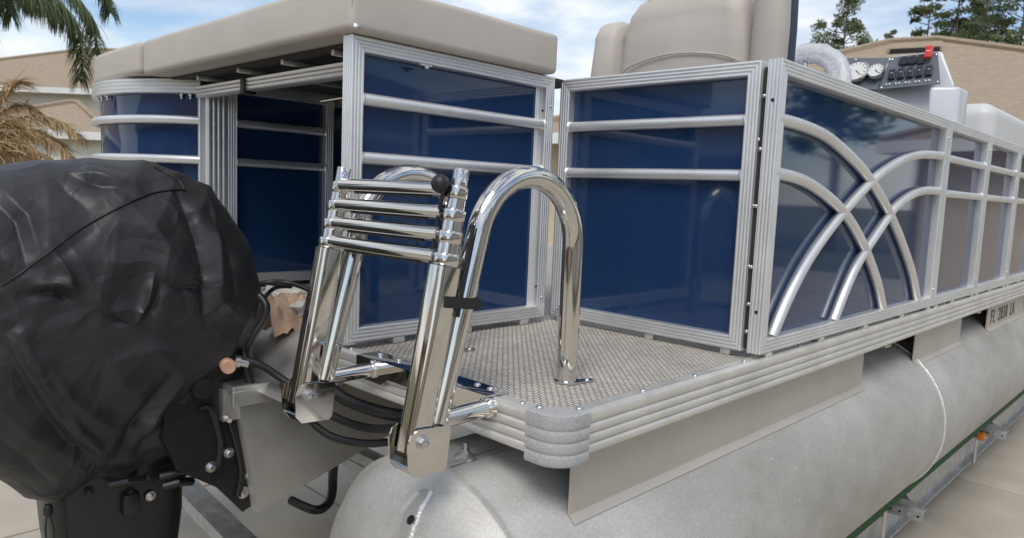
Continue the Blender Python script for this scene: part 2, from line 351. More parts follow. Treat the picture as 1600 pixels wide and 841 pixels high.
# ------------------------------------------------------------------ ground and driveway
G = -ZD
lawn_z = G-.03
mb = MB(); mb.add([(-900, -900, lawn_z), (900, -900, lawn_z), (900, 900, lawn_z), (-900, 900, lawn_z)], [(0, 1, 2, 3)])
struct('ground', mb, GRASS)
mb = MB(); mb.box((-9.5, -12, G-.10), (8.0, 16.4, G-.014)); drv = struct('driveway', mb, mat('joint_dirt', (.09, .085, .07), .95, var=.3, vscale=20))
XJ = [-9.5, -6.48, -2.88, .74, 4.34, 8.0]; YJ = [-12, -9.6, -7.2, -4.68, -1.8, 1.08, 3.96, 6.84, 9.72, 12.6, 16.4]
slabs = {}
for i in range(len(XJ)-1):
    for j in range(len(YJ)-1):
        sx, sy = XJ[i+1]-XJ[i]-.012, YJ[j+1]-YJ[j]-.012
        key = (round(sx, 3), round(sy, 3))
        if key not in slabs:
            b_ = MB(); b_.box((-sx/2, -sy/2, -.08), (sx/2, sy/2, 0), .006, 2); slabs[key] = b_.mesh('concrete_slab', CONC)
        o = bpy.data.objects.new('concrete_slab', slabs[key]); COL.objects.link(o); o.parent = drv
        o.location = ((XJ[i]+XJ[i+1])/2, (YJ[j]+YJ[j+1])/2, G+random.uniform(-.002, .002))

# ------------------------------------------------------------------ pontoon boat
boat = thing('pontoon_boat', 'pontoon boat with navy fence panels and bare aluminium tubes on a trailer', 'boat', (-1.27, 2.8, -.69))
XP, YS = -2.54, 0.0
T = .0305                                   # fence tube size
# deck
mb = MB()
poly = [(-.028, .028), (-.028, 7.0), (XP+.03, 7.0), (XP+.03, .16), (-1.50, .16), (-1.50, .58), (-.625, .58), (-.625, .028)]
mb.prism([(x, y, -.03) for x, y in poly], (0, 0, .03)); obj('deck', mb, DECK, boat)
# trim profile: (outward, z)
def trim_profile(grow=0, low=0, bul=.55):
    h = .0665+low; n = 4; pr = [(-.038, -.028), (-.038, .0026), (-.030, .0036), (-.026, .0028), (-.014, .0034), (-.012+grow, .0046)]
    for k in range(n):
        z0 = -k*h/n+.004*(k == 0); z1 = -(k+1)*h/n
        for a in range(1, 8):
            t = a/7; pr.append((-.0105+.0095*sqrt(max(0, 1-(2*t-1)**2))*bul+.0095*(1-bul)+grow, z0+(z1-z0)*t))
    pr += [(-.020, -h), (-.020, -.028)]
    return pr
PR = trim_profile()
def run_trim(path, prof, outward):
    vs = []; m = len(prof)
    for p, o_ in zip(path, outward): vs += [Vector(p)+Vector(o_)*q[0]+Vector((0, 0, q[1])) for q in prof]
    n = len(path)
    fs = [(i*m+j, i*m+(j+1) % m, (i+1)*m+(j+1) % m, (i+1)*m+j) for i in range(n-1) for j in range(m)]
    fs += [tuple(range(m))[::-1], tuple(range((n-1)*m, n*m))]
    return MB().add(vs, fs)
ts = obj('deck_trim', run_trim([(0, .062, 0), (0, 7, 0)], PR, [(1, 0, 0)]*2), TRIM, boat, 40)
tt = obj('deck_trim', run_trim([(-.064, 0, 0), (-.626, 0, 0)], PR, [(0, -1, 0)]*2), TRIM, boat, 40)
obj('deck_trim', run_trim([(-1.50, .125, 0), (XP, .125, 0), ], PR, [(0, -1, 0)]*2), TRIM, boat, 40)
obj('deck_trim', run_trim([(XP, .125, 0), (XP, 7, 0)], PR, [(-1, 0, 0)]*2), TRIM, boat, 40)
# corner bumper
R_ = .042; c_ = (-R_, R_); pth = [(-.068, 0, 0)]; ow = [(0, -1, 0)]
for k in range(13):
    a = -pi/2+pi/2*k/12; pth.append((c_[0]+R_*cos(a), c_[1]+R_*sin(a), 0)); ow.append((cos(a), sin(a), 0))
pth.append((0, .066, 0)); ow.append((1, 0, 0))
PB = [(q[0]+.0045 if q[0] > -.03 else q[0]+.008, q[1]*1.13+(.0035 if q[1] > -.01 else 0)) for q in trim_profile(.001, 0, .22)]
obj('corner_bumper', run_trim(pth, PB, ow), BUMP, boat, 50)
mb = MB(); mb.prism([(-.070, .012, .0062), (-.018, .012, .0062), (-.012, .018, .0062), (-.012, .070, .0062), (-.045, .045, .0062)], (0, 0, .0012))
obj('bumper_flange', mb, BUMP, boat)
for px, py in [(843, 638), (905, 640)]:
    p = PZ(px, py, .007); bolt('rivet', (p.x, p.y, .0074), (0, 0, 1), .0062, boat)
for y in (.245, .42, .62, .9, 1.3, 1.7, 2.15, 2.6): bolt('rivet', (-.022, y, .0030), (0, 0, 1), .0052, ts)
for x in (-.10, -.585): bolt('rivet', (x, .022, .0030), (0, 0, 1), .0052, tt)
# cross members under the deck
for i, y in enumerate([.12, .42, .82, 1.22, 1.62, 2.02, 2.42, 2.82, 3.22, 3.62, 4.1, 4.6, 5.1]):
    mb = MB(); mb.prism([(-.045, y, -.098), (-.045, y+.055, -.098), (-.045, y+.055, -.092), (-.045, y+.006, -.092), (-.045, y+.006, -.036), (-.045, y+.055, -.036), (-.045, y+.055, -.0305), (-.045, y, -.0305)], (XP+.09, 0, 0)) if y > .6 else \
        mb.prism([(-.045, y, -.098), (-.045, y+.055, -.098), (-.045, y+.055, -.0305), (-.045, y, -.0305)], (-.57, 0, 0))
    obj('cross_member', mb, MILL, boat)
# pontoon tubes
PCX, PCZ, PR_ = -.22, -.40, .29
def pontoon(cx, detail=True):
    seg = 96; prof = []
    prof += [(1e-4, -.155), (.05, -.1545), (.10, -.150), (.16, -.141), (.21, -.127), (.245, -.110), (.27, -.088), (.2825, -.068), (.2870, -.0625), (.2880, -.0615), (.2935, -.0600), (.2935, -.0540), (.2880, -.0525), (.2890, -.051)]
    for y in (.2, .6, 1.0, 1.4, 1.8): prof.append((PR_, y))
    prof += [(PR_, 2.4), (PR_, 3.2), (PR_, 4.2), (PR_, 5.0), (PR_*.96, 5.5), (PR_*.8, 6.1), (PR_*.5, 6.6), (1e-3, 6.9)]
    mb = MB(); vs = []
    for r, y in prof:
        for j in range(seg):
            a = 2*pi*j/seg; up = max(0, y-5)*.12
            vs.append((cx+r*cos(a), y, PCZ+r*sin(a)+up))
    m = len(prof)
    fs = [(i*seg+j, i*seg+(j+1) % seg, (i+1)*seg+(j+1) % seg, (i+1)*seg+j) for i in range(m-1) for j in range(seg)]
    mb.add(vs, fs)
    o = obj('pontoon_tube', mb, PONT, boat, 50)
    for yw in (1.932, 4.2):
        mb = MB(); ring = arc((cx, yw, PCZ), PR_+.0006, 0, 2*pi, 120, (1, 0, 0), (0, 0, 1))[:-1]
        ring = [p+Vector((0, random.uniform(-.0008, .0008), 0)) for p in ring]
        mb.sweep(ring, [(.0045*cos(2*pi*k/8), .0045*sin(2*pi*k/8)*.55) for k in range(8)], up=(0, 1, 0), closed=True)
        obj('weld_seam', mb, WELD, o, 60)
    return o
WELD = mat('bright_weld', (.80, .80, .79), .4, .8, var=.1, vscale=100, bump=.4, bscale=250)
p1 = pontoon(PCX); p2 = pontoon(XP-PCX)
# long welded seam strip on top and stud with washer
mb = MB(); mb.box((-.2, -.055, -.1115), (-.188, .25, -.1075), .0015); obj('top_seam', mb, MILL, p1)
s_ = PZ(727, 712, -.108)
mb = MB(); mb.lathe((s_.x, s_.y, -.112), (0, 0, 1), [(.020, 0), (.0185, .004), (.008, .009), (.008, .012)], 24); obj('stud_washer', mb, MILL, p1)
mb = MB(); mb.lathe((s_.x, s_.y, -.102), (0, 0, 1), [(.0075, 0), (.0075, .006), (.0045, .0065), (.0045, .015), (.003, .016)], 6); obj('stud', mb, STEEL, p1)
# lifting eye: a folded fin welded on the cap
def cap_y(dx, dz):
    r = sqrt(dx*dx+dz*dz); tab = [(0, -.155), (.05, -.1545), (.10, -.150), (.16, -.141), (.21, -.127), (.245, -.110), (.27, -.088), (.2825, -.068)]
    for (a, ya), (b, yb) in zip(tab, tab[1:]):
        if r <= b: return ya+(yb-ya)*(r-a)/(b-a)
    return -.06
EX = .032
mb = MB(); ins = []; ous = []
for k in range(11):
    dz = .262-.22*k/10; y = cap_y(EX, dz); hgt = .036*(1-.80*k/10)*(1 if k > 0 else .62)
    ins.append((y+.006, PCZ+dz)); ous.append((y-hgt, PCZ+dz+.004))
pl = ins+ous[::-1]
mb.prism([(PCX+EX-.005, y, z) for y, z in pl], (.010, 0, 0)); eye = obj('lifting_eye', mb, MILL, p1, 30)
mb = MB(); yy = cap_y(EX, .222)-.012
mb.lathe((PCX+EX-.0056, yy, PCZ+.226), (1, 0, 0), [(.0075, 0), (.0075, .0112)], 20); obj('eye_hole', mb, HOLE, eye)
mb = MB(); mb.tube([(PCX+EX+.007, cap_y(EX+.01, .262-.22*k/30)-.001, PCZ+.262-.22*k/30) for k in range(31)], [.0045+.0012*(k % 2) for k in range(31)], 8); obj('weld_bead', mb, WELD, eye, 60)
# risers
def riser(y0, y1, cx, sgn, name='riser'):
    xo = cx+sgn*.187; zf = PCZ+sqrt(PR_**2-.19**2)
    mb = MB(); e = .0035
    a0 = math.acos(.19/PR_); 
    foot = [(cx+sgn*(PR_+.002)*cos(a0-.006-k*.0078), PCZ+(PR_+.002)*sin(a0-.006-k*.0078)) for k in range(5)]
    outer = [(xo, -.064)]+[(xo+sgn*.0, zf+.006)]+foot
    inner = [(x-sgn*e, z+e*.4) for x, z in outer]
    pl = outer+inner[::-1]
    mb.prism([(x, y0, z) for x, z in pl], (0, y1-y0, 0))
    return obj(name, mb, RISER, boat, 30)
XS = PCX+.187
riser(.072, 1.392, PCX, 1); riser(1.885, 2.49, PCX, 1); rz = riser(2.94, 3.75, PCX, 1); riser(4.3, 5.0, PCX, 1)
for a, b in ((.2, 1.39), (1.885, 2.5), (2.93, 3.75)): riser(a, b, XP-PCX, -1)
for a, b in ((.3, 1.39), (1.885, 2.5), (2.93, 3.75)): riser(a, b, PCX, -1)
# registration lettering on the riser
for k, ch in enumerate('FL 2830 LA'):
    if ch == ' ': continue
    cu = bpy.data.curves.new('letter', 'FONT'); cu.body = ch; cu.size = .088; cu.extrude = .0006; cu.align_x = 'CENTER'
    to = bpy.data.objects.new('tmp_text', cu); COL.objects.link(to); dg = bpy.context.evaluated_depsgraph_get()
    me = bpy.data.meshes.new_from_object(to.evaluated_get(dg)); bpy.data.objects.remove(to)
    for v in me.vertices: x, y, z = v.co; v.co = (XS+.001+z, 3.025+k*.052+x*.95, -.158+y)
    me.name = 'letter'; me.materials.clear(); me.materials.append(PAINTK); lo = bpy.data.objects.new('letter', me); COL.objects.link(lo); place(lo, rz)

# ---- fences
RIDGE = 4
def bar_profile(w_=.031, t_=T):
    """u across the face (0 outer .. w inner), v depth (0 = front face, -t = back); ridged front and outer side"""
    f_ = []; n = RIDGE; g = .0026; rs = [(.03, 1), (.12, .45), (.28, .08), (.5, 0), (.72, .08), (.88, .45), (.97, 1)]
    for k in range(n):
        for a, d in rs: f_.append((w_*(k+a)/n, -g*d))
    inner = [(w_, -.004), (w_, -t_)]
    outer = []
    for k in range(n):
        for a, d in rs[::-1]: outer.append((g*.9*d, -t_*(n-k-1+a)/n))
    return f_+inner+[(0, -t_)]+outer[1:]
BP = bar_profile()
def frame_bar(p0, p1, inward, normal, parent, m0=True, m1=True, prof=BP, m=ALU):
    p0, p1, inw, nr = Vector(p0), Vector(p1), Vector(inward), Vector(normal); d = (p1-p0).normalized(); k = len(prof); vs = []
    for P_, sg, mi in ((p0, 1, m0), (p1, -1, m1)):
        for u_, v_ in prof: vs.append(P_+inw*u_+nr*v_+d*(sg*max(u_, 0) if mi else 0))
    fs = [(j, (j+1) % k, k+(j+1) % k, k+j) for j in range(k)]
    if not m0: fs.append(tuple(range(k))[::-1])
    if not m1: fs.append(tuple(range(k, 2*k)))
    return obj('frame_rail', MB().add(vs, fs), m, parent, 42)
ZB, ZT = .0145, .6345
def to3(o_, ux, s_, z, nr, dpt=0): return Vector(o_)+Vector(ux)*s_+Vector((0, 0, z))+Vector(nr)*dpt
def fence(o_, ux, nr, width, rails=(.513, .395), label=None, sheet_depth=-.024, posts=True, mtl=ALU, bend=True):
    """o_ = origin on the face plane at z 0; ux = direction along; nr = face normal"""
    mb = MB(); a = T*.55
    P = lambda s_, z, d=0: to3(o_, ux, s_, z, nr, d)
    q = [P(a, ZB+a, sheet_depth), P(width-a, ZB+a, sheet_depth), P(width-a, ZT-a, sheet_depth), P(a, ZT-a, sheet_depth)]
    mb.prism(q, Vector(nr)*-.003)
    fp = obj('fence_panel', mb, NAVY, boat)
    if label: fp['label'] = label
    up = Vector((0, 0, 1)); ux = Vector(ux)
    frame_bar(P(0, ZT), P(width, ZT), -up, nr, fp); frame_bar(P(0, ZB), P(width, ZB), up, nr, fp)
    frame_bar(P(0, ZB), P(0, ZT), ux, nr, fp); frame_bar(P(width, ZB), P(width, ZT), -ux, nr, fp)
    for z in rails:
        mb = MB(); path = [P(.029, z, -.0125), P(width-.029, z, -.0125)]
        rr = .0128; mb.tube(path, rr, 18); obj('cross_rail', mb, ALU, fp)
        for s_ in (.0315, width-.0315):
            mb = MB(); sgn = 1 if s_ < width/2 else -1
            mb.lathe(P(s_, z, -.0125), ux*sgn, [(.0158, -.002), (.0150, .0012), (.0130, .0035)], 18); obj('weld_collar', mb, ALU, fp)
    return fp, P
XA0, XA1, YA = -.6035, -.0516, .6585
fA, PA = fence((XA0, YA, 0), (1, 0, 0), (0, -1, 0), XA1-XA0)
fB, PB_ = fence((-.5883, .0119, 0), (0, 1, 0), (1, 0, 0), .6094)
for s_ in (.10, .30, .50): 
    mb = MB(); mb.box((-.612, .0119+s_+.02, .001), (-.589, .0119+s_+.05, .0143), .002); obj('spacer', mb, TRIM, fB)
for s_ in (.02, .30, .5):
    mb = MB(); mb.box((XA0+s_, YA+.006, .001), (XA0+s_+.024, YA+.026, .0143), .002); obj('spacer', mb, TRIM, fA)
# rivets and bolt holes
for (px, py) in ((848, 173), ): 
    p = PX(px, py, -.587); mb = MB(); mb.lathe((-.5886, p.y, p.z), (1, 0, 0), [(.0034, 0), (.0034, .0012)], 12); obj('bolt_hole', mb, HOLE, fB)
p = PX(861, 167, -.587); bolt('rivet', (-.5883, .607, p.z), (1, 0, 0), .0042, fB)
p = PX(846, 465, -.587); bolt('rivet', (-.5883, .607, p.z), (1, 0, 0), .0042, fB)
p = PX(835, 448, -.587); mb = MB(); mb.lathe((-.5886, .582, p.z), (1, 0, 0), [(.0034, 0), (.0034, .0012)], 12); obj('bolt_hole', mb, HOLE, fB)
# latch on panel B
p = PX(660, 103, -.5883); mb = MB(); mb.box((-.586, p.y-.016, .596), (-.574, p.y+.016, .600), .001); mb.box((-.584, p.y-.005, .590), (-.572, p.y+.005, .5965), .001); obj('latch', mb, STEEL, fB)
for z in (.47, .33, .2): bolt('hinge_bolt', (XA1+.001, YA+.012, z), (1, 0, 0), .005, fA)

# starboard fence with the crossed arches
XC, YC = -.0058, .6573
ARCS = [
    [(.67, .514), (.811, .511), (.954, .497), (1.133, .455), (1.264, .410), (1.414, .340), (1.57, .245), (1.712, .140), (1.80, .044)],
    [(.67, .403), (.828, .392), (.986, .358), (1.125, .309), (1.233, .25), (1.325, .186), (1.407, .115), (1.466, .044)],
    [(1.925, .516), (1.72, .508), (1.546, .485), (1.384, .445), (1.256, .400), (1.079, .317), (.951, .245), (.869, .187), (.795, .118), (.733, .044)],
    [(1.925, .400), (1.78, .398), (1.641, .382), (1.499, .344), (1.424, .306), (1.244, .200), (1.166, .134), (1.088, .044)]]
fC, PC = fence((XC, YC, 0), (0, 1, 0), (1, 0, 0), 1.9444-YC, rails=(), label='navy fence panel with two pairs of crossing curved rails')
def soften(pts, n=12):
    return smooth([(XC-.0125, y, z) for y, z in pts], n)
def half_tube(path, r=.0138):
    prof = [(r*cos(2*pi*k/18), r*sin(2*pi*k/18)) for k in range(18)]
    return MB().sweep(path, prof, up=(1, 0, 0))
for i, a in enumerate(ARCS):
    obj('curved_rail', half_tube(soften(a), .0135 if i < 2 else .0132), ALU, fC)
YPOST = [1.9444, 2.53, 3.1111, 3.69, 4.27, 4.85]
fcs = [fC]
for a, b in zip(YPOST, YPOST[1:]):
    ff, _ = fence((XC, a+.001, 0), (0, 1, 0), (1, 0, 0), b-a-.001); fcs.append(ff)
for k, yp in enumerate(YPOST[:5]):
    for z in (.575, .072):
        bolt('rivet', (XC+.0002, yp-.0155, z), (1, 0, 0), .0048, fcs[k])
for s_ in (YC+.01, ): 
    for z in (.55, .105):
        mb = MB(); mb.lathe((-.0215, YC-.0004, z), (0, 1, 0), [(.0038, 0), (.0038, .0012)], 14); obj('bolt_hole', mb, HOLE, fC)
for y in (.70, .99, 1.3, 1.62, 1.90, 1.99, 2.2, 2.49, 2.57, 2.8, 3.07, 3.15, 3.4, 3.65):
    mb = MB(); mb.box((XC-.026, y, .0036), (XC-.001, y+.022, .0143), .002); obj('spacer', mb, TRIM, fC)
mb = MB(); mb.tube([(-.045, YC+.016, .02), (-.045, YC+.016, .62)], .006, 8); obj('hinge_rod', mb, DARKU, fC)
for z in (.56, .45, .33, .2, .12, .06): bolt('hinge_bolt', (-.042, YC+.004, z), (0, -1, 0), .0045, fC)

# port side of the motor bay, its back wall, the curved port corner
XD = -1.52
fD, PD_ = fence((XD, .19, 0), (0, 1, 0), (1, 0, 0), .37)
fG, _ = fence((XD-.30, .575, 0), (1, 0, 0), (0, -1, 0), 1.21, rails=())
YE = .12; RC = .53; ECX, ECY = -1.93, .50; XL = ECX-RC
def epath(off, n=36, y1=2.6):
    a0 = math.acos((XD-.035-ECX)/RC)
    return [(ECX+(RC+off)*cos(a0+(pi-a0)*k/n), ECY-(RC+off)*sin(a0+(pi-a0)*k/n)) for k in range(n+1)]+[(XL-off, y1)]
mb = MB(); ep = epath(-.012); m_ = len(ep)
mb.add([(x, y, ZB+.01) for x, y in ep]+[(x, y, ZT-.02) for x, y in ep], [(i, i+1, m_+i+1, m_+i) for i in range(m_-1)])
fE = obj('fence_panel', mb, NAVY, boat, 60, label='curved navy fence panel wrapping the stern corner')
RP = []
for k in range(4):
    for a, d in ((.06, .0095), (.26, .013), (.74, .013), (.94, .0095)): RP.append((d, .022-.044*(k+a)/4))
RP = [(-a, b) for a, b in [(-.018, .022)]+RP+[(-.018, -.022)]]
mb = MB(); mb.sweep([(x, y, .612) for x, y in epath(0)], RP); obj('frame_rail', mb, ALU, fE, 25)
mb = MB(); mb.sweep([(x, y, .03) for x, y in epath(0)], RP); obj('frame_rail', mb, ALU, fE, 25)
for z in (.513, .395, .27, .15):
    mb = MB(); mb.sweep([(x, y, z) for x, y in epath(.004)], [(.0128*cos(2*pi*k/16), .0128*sin(2*pi*k/16)) for k in range(16)]); obj('cross_rail', mb, ALU, fE)
mb = MB(); mb.box((XD-.040, YE-.006, ZB), (XD-.024, YE+.024, .59), .002); obj('post', mb, ALU, fE)
frame_bar((XD+.0004, YE+.008, ZB), (XD+.0004, YE+.008, .60), (0, 1, 0), (1, 0, 0), fE, False, False, bar_profile(.060, .021))
for a_ in (46, 49, 52, 88, 94, 100):
    a = radians(a_); mb = MB(); mb.lathe((ECX+(RC-.004)*cos(a), ECY-(RC-.004)*sin(a), .590), (0, 0, -1), [(.006, 0), (.006, .006), (.003, .007), (.003, .015)], 8); obj('under_bolt', mb, STEEL, fE)
# header across the motor bay and sun deck base with ribs
mb = MB(); mb.prism([(XD-.02, .1, .577), (XD-.02, .103, .582), (XD-.02, .1, .587), (XD-.02, .103, .592), (XD-.02, .1, .597), (XD-.02, .103, .602), (XD-.02, .1, .608), (XD-.02, .128, .608), (XD-.02, .128, .577)], (.90, 0, 0))
hd = obj('header_beam', mb, ALU, boat, 20)
mb = MB(); xh = PY(380, 133, .1).x; mb.box((xh-.012, .096, .570), (xh+.012, .132, .612), .002); obj('clip', mb, RUBBER, hd)
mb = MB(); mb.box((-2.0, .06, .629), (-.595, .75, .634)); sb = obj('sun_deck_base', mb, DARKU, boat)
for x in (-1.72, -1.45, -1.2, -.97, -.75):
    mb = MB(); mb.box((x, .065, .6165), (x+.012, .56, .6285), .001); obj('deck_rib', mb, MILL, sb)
mb = MB(); q = PX(500, 157, -1.0); mb.tube([PX(502, 158, -1.0), PX(540, 152, -.9)], .004, 8); obj('light_gap_rod', mb, CHROME, sb)  # added chrome rod, drawn in place of a thin bright gap of light
# port fence seen only in reflections and through the gap
# transom pod
mb = MB()
XT = -.875
side = [(-.085, -.140), (-.033, -.433), (.30, -.335), (1.0, -.15), (1.0, -.10), (.05, -.10)]
mb.prism([(XT, y, z) for y, z in side], (-.50, 0, 0)); pod = obj('motor_pod', mb, MILL, boat, 20)
pod.data.materials[0] = POD2
mb = MB(); mb.prism([(XT-.01, -.112, -.20), (XT-.01, -.065, -.20), (XT-.01, -.045, -.129), (XT-.01, -.112, -.129)], (-.46, 0, 0)); obj('transom_cap', mb, MILL, pod, 20)
mb = MB(); mb.box((XT-.035, -.105, -.128), (XT+.022, .0, -.116), .002); mb.box((XT+.012, -.105, -.162), (XT+.0225, -.0, -.126), .002); obj('corner_cap', mb, MILL, pod, 20)
mb = MB(); mb.prism([(-.64, -.045, -.135), (-.64, .115, -.018), (-.64, .58, -.018), (-.64, .58, -.030), (-.64, .12, -.030), (-.64, -.035, -.142)], (-.85, 0, 0)); obj('splash_plate', mb, MILL, boat, 20)
mb = MB(); mb.box((-.6405, .03, -.085), (-.6275, .575, -.002)); obj('well_side', mb, MILL, boat)

# ------------------------------------------------------------------ sun lounge cushions
def cushion(name, x0, x1, y0, y1, z0, z1, r, label, m=VINYL, sag=.004, cornerL=0):
    nx, ny, nz_ = max(6, int((x1-x0)/.03)), max(6, int((y1-y0)/.03)), 8
    bm = bmesh.new(); bmesh.ops.create_cube(bm, size=1)
    for v in bm.verts: v.co = Vector(((x0+x1)/2+v.co.x*(x1-x0), (y0+y1)/2+v.co.y*(y1-y0), (z0+z1)/2+v.co.z*(z1-z0)))
    if cornerL:
        ve = [e for e in bm.edges if abs(e.verts[0].co.z-e.verts[1].co.z) > .01 and e.verts[0].co.x < (x0+x1)/2 and e.verts[0].co.y < (y0+y1)/2]
        bmesh.ops.bevel(bm, geom=ve, offset=cornerL, segments=12, profile=.5, affect='EDGES')
    bmesh.ops.bevel(bm, geom=[e for e in bm.edges if len(e.link_faces) == 2 and e.calc_face_angle(0) > .5], offset=r, segments=5, profile=.55, affect='EDGES')
    bmesh.ops.triangulate(bm, faces=[f for f in bm.faces if len(f.verts) > 4])
    bmesh.ops.subdivide_edges(bm, edges=[e for e in bm.edges if e.calc_length() > .12], cuts=5, use_grid_fill=True)
    for v in bm.verts:
        n_ = noise.noise(v.co*9)*.5+noise.noise(v.co*3.3)
        d = Vector((0, 0, 1)) if v.co.z > (z0+z1)/2 else Vector((0, -1, 0))
        v.co += d*n_*sag
    o = obj(name, MB().addbm(bm), m, None, 50); tag(o, label, 'cushion')
    return o
ZC0, ZC1 = .636, .735
ca = cushion('sun_pad_cushion', -1.655, -.562, -.008, .60, ZC0, ZC1, .015, 'long beige vinyl sun pad cushion over the open motor bay', sag=.0035)
cb = cushion('sun_pad_cushion', -2.475, -1.657, -.022, .75, ZC0+.003, .732, .017, 'beige vinyl corner cushion left of the long sun pad', sag=.004, cornerL=.50)
mb = MB(); mb.tube([(-.5665, -.0036, .648), (-.5663, -.0037, .685), (-.5665, -.0036, .722)], .0011, 6); sm_ = obj('seam', mb, mat('dark_seam', (.16, .15, .14), .7), ca); sm_.location = (0, 0, 0)  # thin seam line, darker than the vinyl
mb = MB(); mb.lathe((-.566, .005, .6385), (0, 0, 1), [(.007, 0), (.009, .004), (.007, .010), (.003, .013)], 12)
obj('snap', mb, STEEL, ca); [setattr(q_, 'location', (0, 0, 0)) for q_ in ca.children]

# ------------------------------------------------------------------ boarding ladder
XR, XLd = -.150, -.466
lad = thing('boarding_ladder', 'polished stainless folding boarding ladder with two looped grab rails on the stern', 'ladder', (-.31, -.02, 0))
def grab(x):
    path = [(x, .19, .002), (x, .19, .06), (x, .19, .12), (x, .19, .18), (x, .19, .235)]
    path += [Vector((x, 0, 0))+Vector((0, p.y, p.z)) for p in arc((0, .0725, .247), .1175, 0, radians(168), 26, (0, 1, 0), (0, 0, 1))]
    e = path[-1]; f_ = Vector((x, -.116, -.012))
    for k in range(1, 7): path.append(e+(f_-e)*k/6)
    return path
for x in (XR, XLd):
    mb = MB(); mb.tube(grab(x), .0188, 28); g_ = obj('grab_rail', mb, CHROME, lad, 60)
    mb = MB(); mb.lathe((x, .19, .0015), (0, 0, 1), [(.0225, 0), (.0225, .003), (.0195, .0045)], 28); obj('base_ring', mb, CHROME, g_)
    mb = MB(); mb.prism([(x-.005, .175, .0012), (x+.022, .172, .0012), (x+.030, .232, .0012), (x+.018, .238, .0012)], (0, 0, .003)); obj('base_plate', mb, STEEL, g_)
    bolt('rivet', (x+.022, .222, .004), (0, 0, 1), .005, g_)
    # horizontal mount tube from the stern edge
    mb = MB(); mb.tube([(x, .004, -.010), (x, -.05, -.0105), (x, -.112, -.011)], .0140, 20); obj('mount_tube', mb, CHROME, lad)
    mb = MB(); mb.lathe((x, -.006, -.010), (0, -1, 0), [(.0175, 0), (.0175, .006), (.0145, .009)], 20); obj('mount_collar', mb, CHROME, lad)
def rrect(w_, h_, r_, n=6):
    pts = []
    for cx, cy, a0 in ((w_-r_, h_-r_, 0), (-w_+r_, h_-r_, pi/2), (-w_+r_, -h_+r_, pi), (w_-r_, -h_+r_, 3*pi/2)):
        for k in range(n+1): a = a0+pi/2*k/n; pts.append((cx+r_*cos(a), cy+r_*sin(a)))
    return pts
HB = Vector((0, -.158, -.048)); HT = Vector((0, -.083, .352)); dL = (HT-HB).normalized(); LL = (HT-HB).length
def on(x, t, dy=0): p = HB+dL*t; return Vector((x, p.y+dy, p.z))
RZ = [.238, .271, .304, .338]
for x in (XR, XLd):
    mb = MB(); t1 = (RZ[0]-.014-HB.z)/dL.z
    mb.sweep([on(x, 0), on(x, t1*.5), on(x, t1-.006), on(x, t1)], rrect(.0185, .0230, .012), up=(0, -1, 0)); st = obj('stringer', mb, CHROME, lad, 50)
    for k in range(4):
        zt_ = lambda dz: (RZ[k]+dz-HB.z)/dL.z
        w_ = .0182-.0019*k; h_ = .0215-.0021*k
        def loft(sts, nm):
            mb = MB(); vs = []; m_ = 0
            for dz, sc_ in sts:
                c = on(x, zt_(dz)); pr = rrect(w_*sc_, h_*sc_, min(w_, h_)*sc_*.93, 7); m_ = len(pr); fwd = Vector((0, dL.z, -dL.y))
                vs += [c+Vector((1, 0, 0))*a_+fwd*b_ for a_, b_ in pr]
            n_ = len(sts); mb.add(vs, [(q*m_+r_, q*m_+(r_+1) % m_, (q+1)*m_+(r_+1) % m_, (q+1)*m_+r_) for q in range(n_-1) for r_ in range(m_)]+[tuple(range(m_)), tuple(range((n_-1)*m_, n_*m_))])
            obj(nm, mb, CHROME, st, 40)
        loft([(-.0135, .90), (-.0125, .96), (-.0105, 1.0), (.0015, 1.0), (.0035, .97), (.0048, .90), (.0053, .80)], 'collar')
        loft([(.005, .80), (.0196 if k < 3 else .030, .80), (.0200 if k < 3 else .0305, .77)], 'inner_tube')
    # hinge
    hz = HB.z
    for sx in (-1, 1):
        xx = x+sx*.0212
        pl = [(-.186, hz+.020), (-.180, hz+.034), (-.166, hz+.040), (-.108, hz+.034), (-.106, hz+.026), (-.112, hz-.028), (-.118, hz-.034), (-.172, hz-.030), (-.183, hz-.018)]
        if sx < 0: pl = [(y, z) for y, z in pl]
        mb = MB(); mb.prism([(xx, y, z) for y, z in pl], (sx*.0028, 0, 0)); hp = obj('hinge_plate', mb, CHROME, lad, 30)
        bolt('hinge_bolt', (xx+sx*.0028, -.160, hz+.020), (sx, 0, 0), .0075, hp, STEEL, .006)
    mb = MB(); mb.prism([(x-.021, -.183, hz-.016), (x-.021, -.172, hz-.0295), (x-.021, -.118, hz-.0335), (x-.021, -.118, hz-.0305), (x-.021, -.170, hz-.0265), (x-.021, -.180, hz-.014)], (.042, 0, 0)); obj('hinge_base', mb, CHROME, lad, 30)
for k, z in enumerate(RZ):
    t = (z-HB.z)/dL.z; a = on(XLd+.016, t, -.006); b = on(XR-.016, t, -.006)
    path = [a+(b-a)*f_+Vector((0, -.002*sin(pi*f_), 0)) for f_ in (0, .05, .2, .4, .6, .8, .95, 1)]
    mb = MB(); mb.tube(smooth(path, 4), .0118, 20); ro = obj('rung', mb, CHROME, lad, 60)
    mb = MB(); mb.box((XLd+.06, -.158+dL.y/dL.z*(z+.048)-.014, z-.0135), (XR-.05, -.158+dL.y/dL.z*(z+.048)+.002, z-.0105), .002); obj('rung_pad', mb, RUBBER, ro)
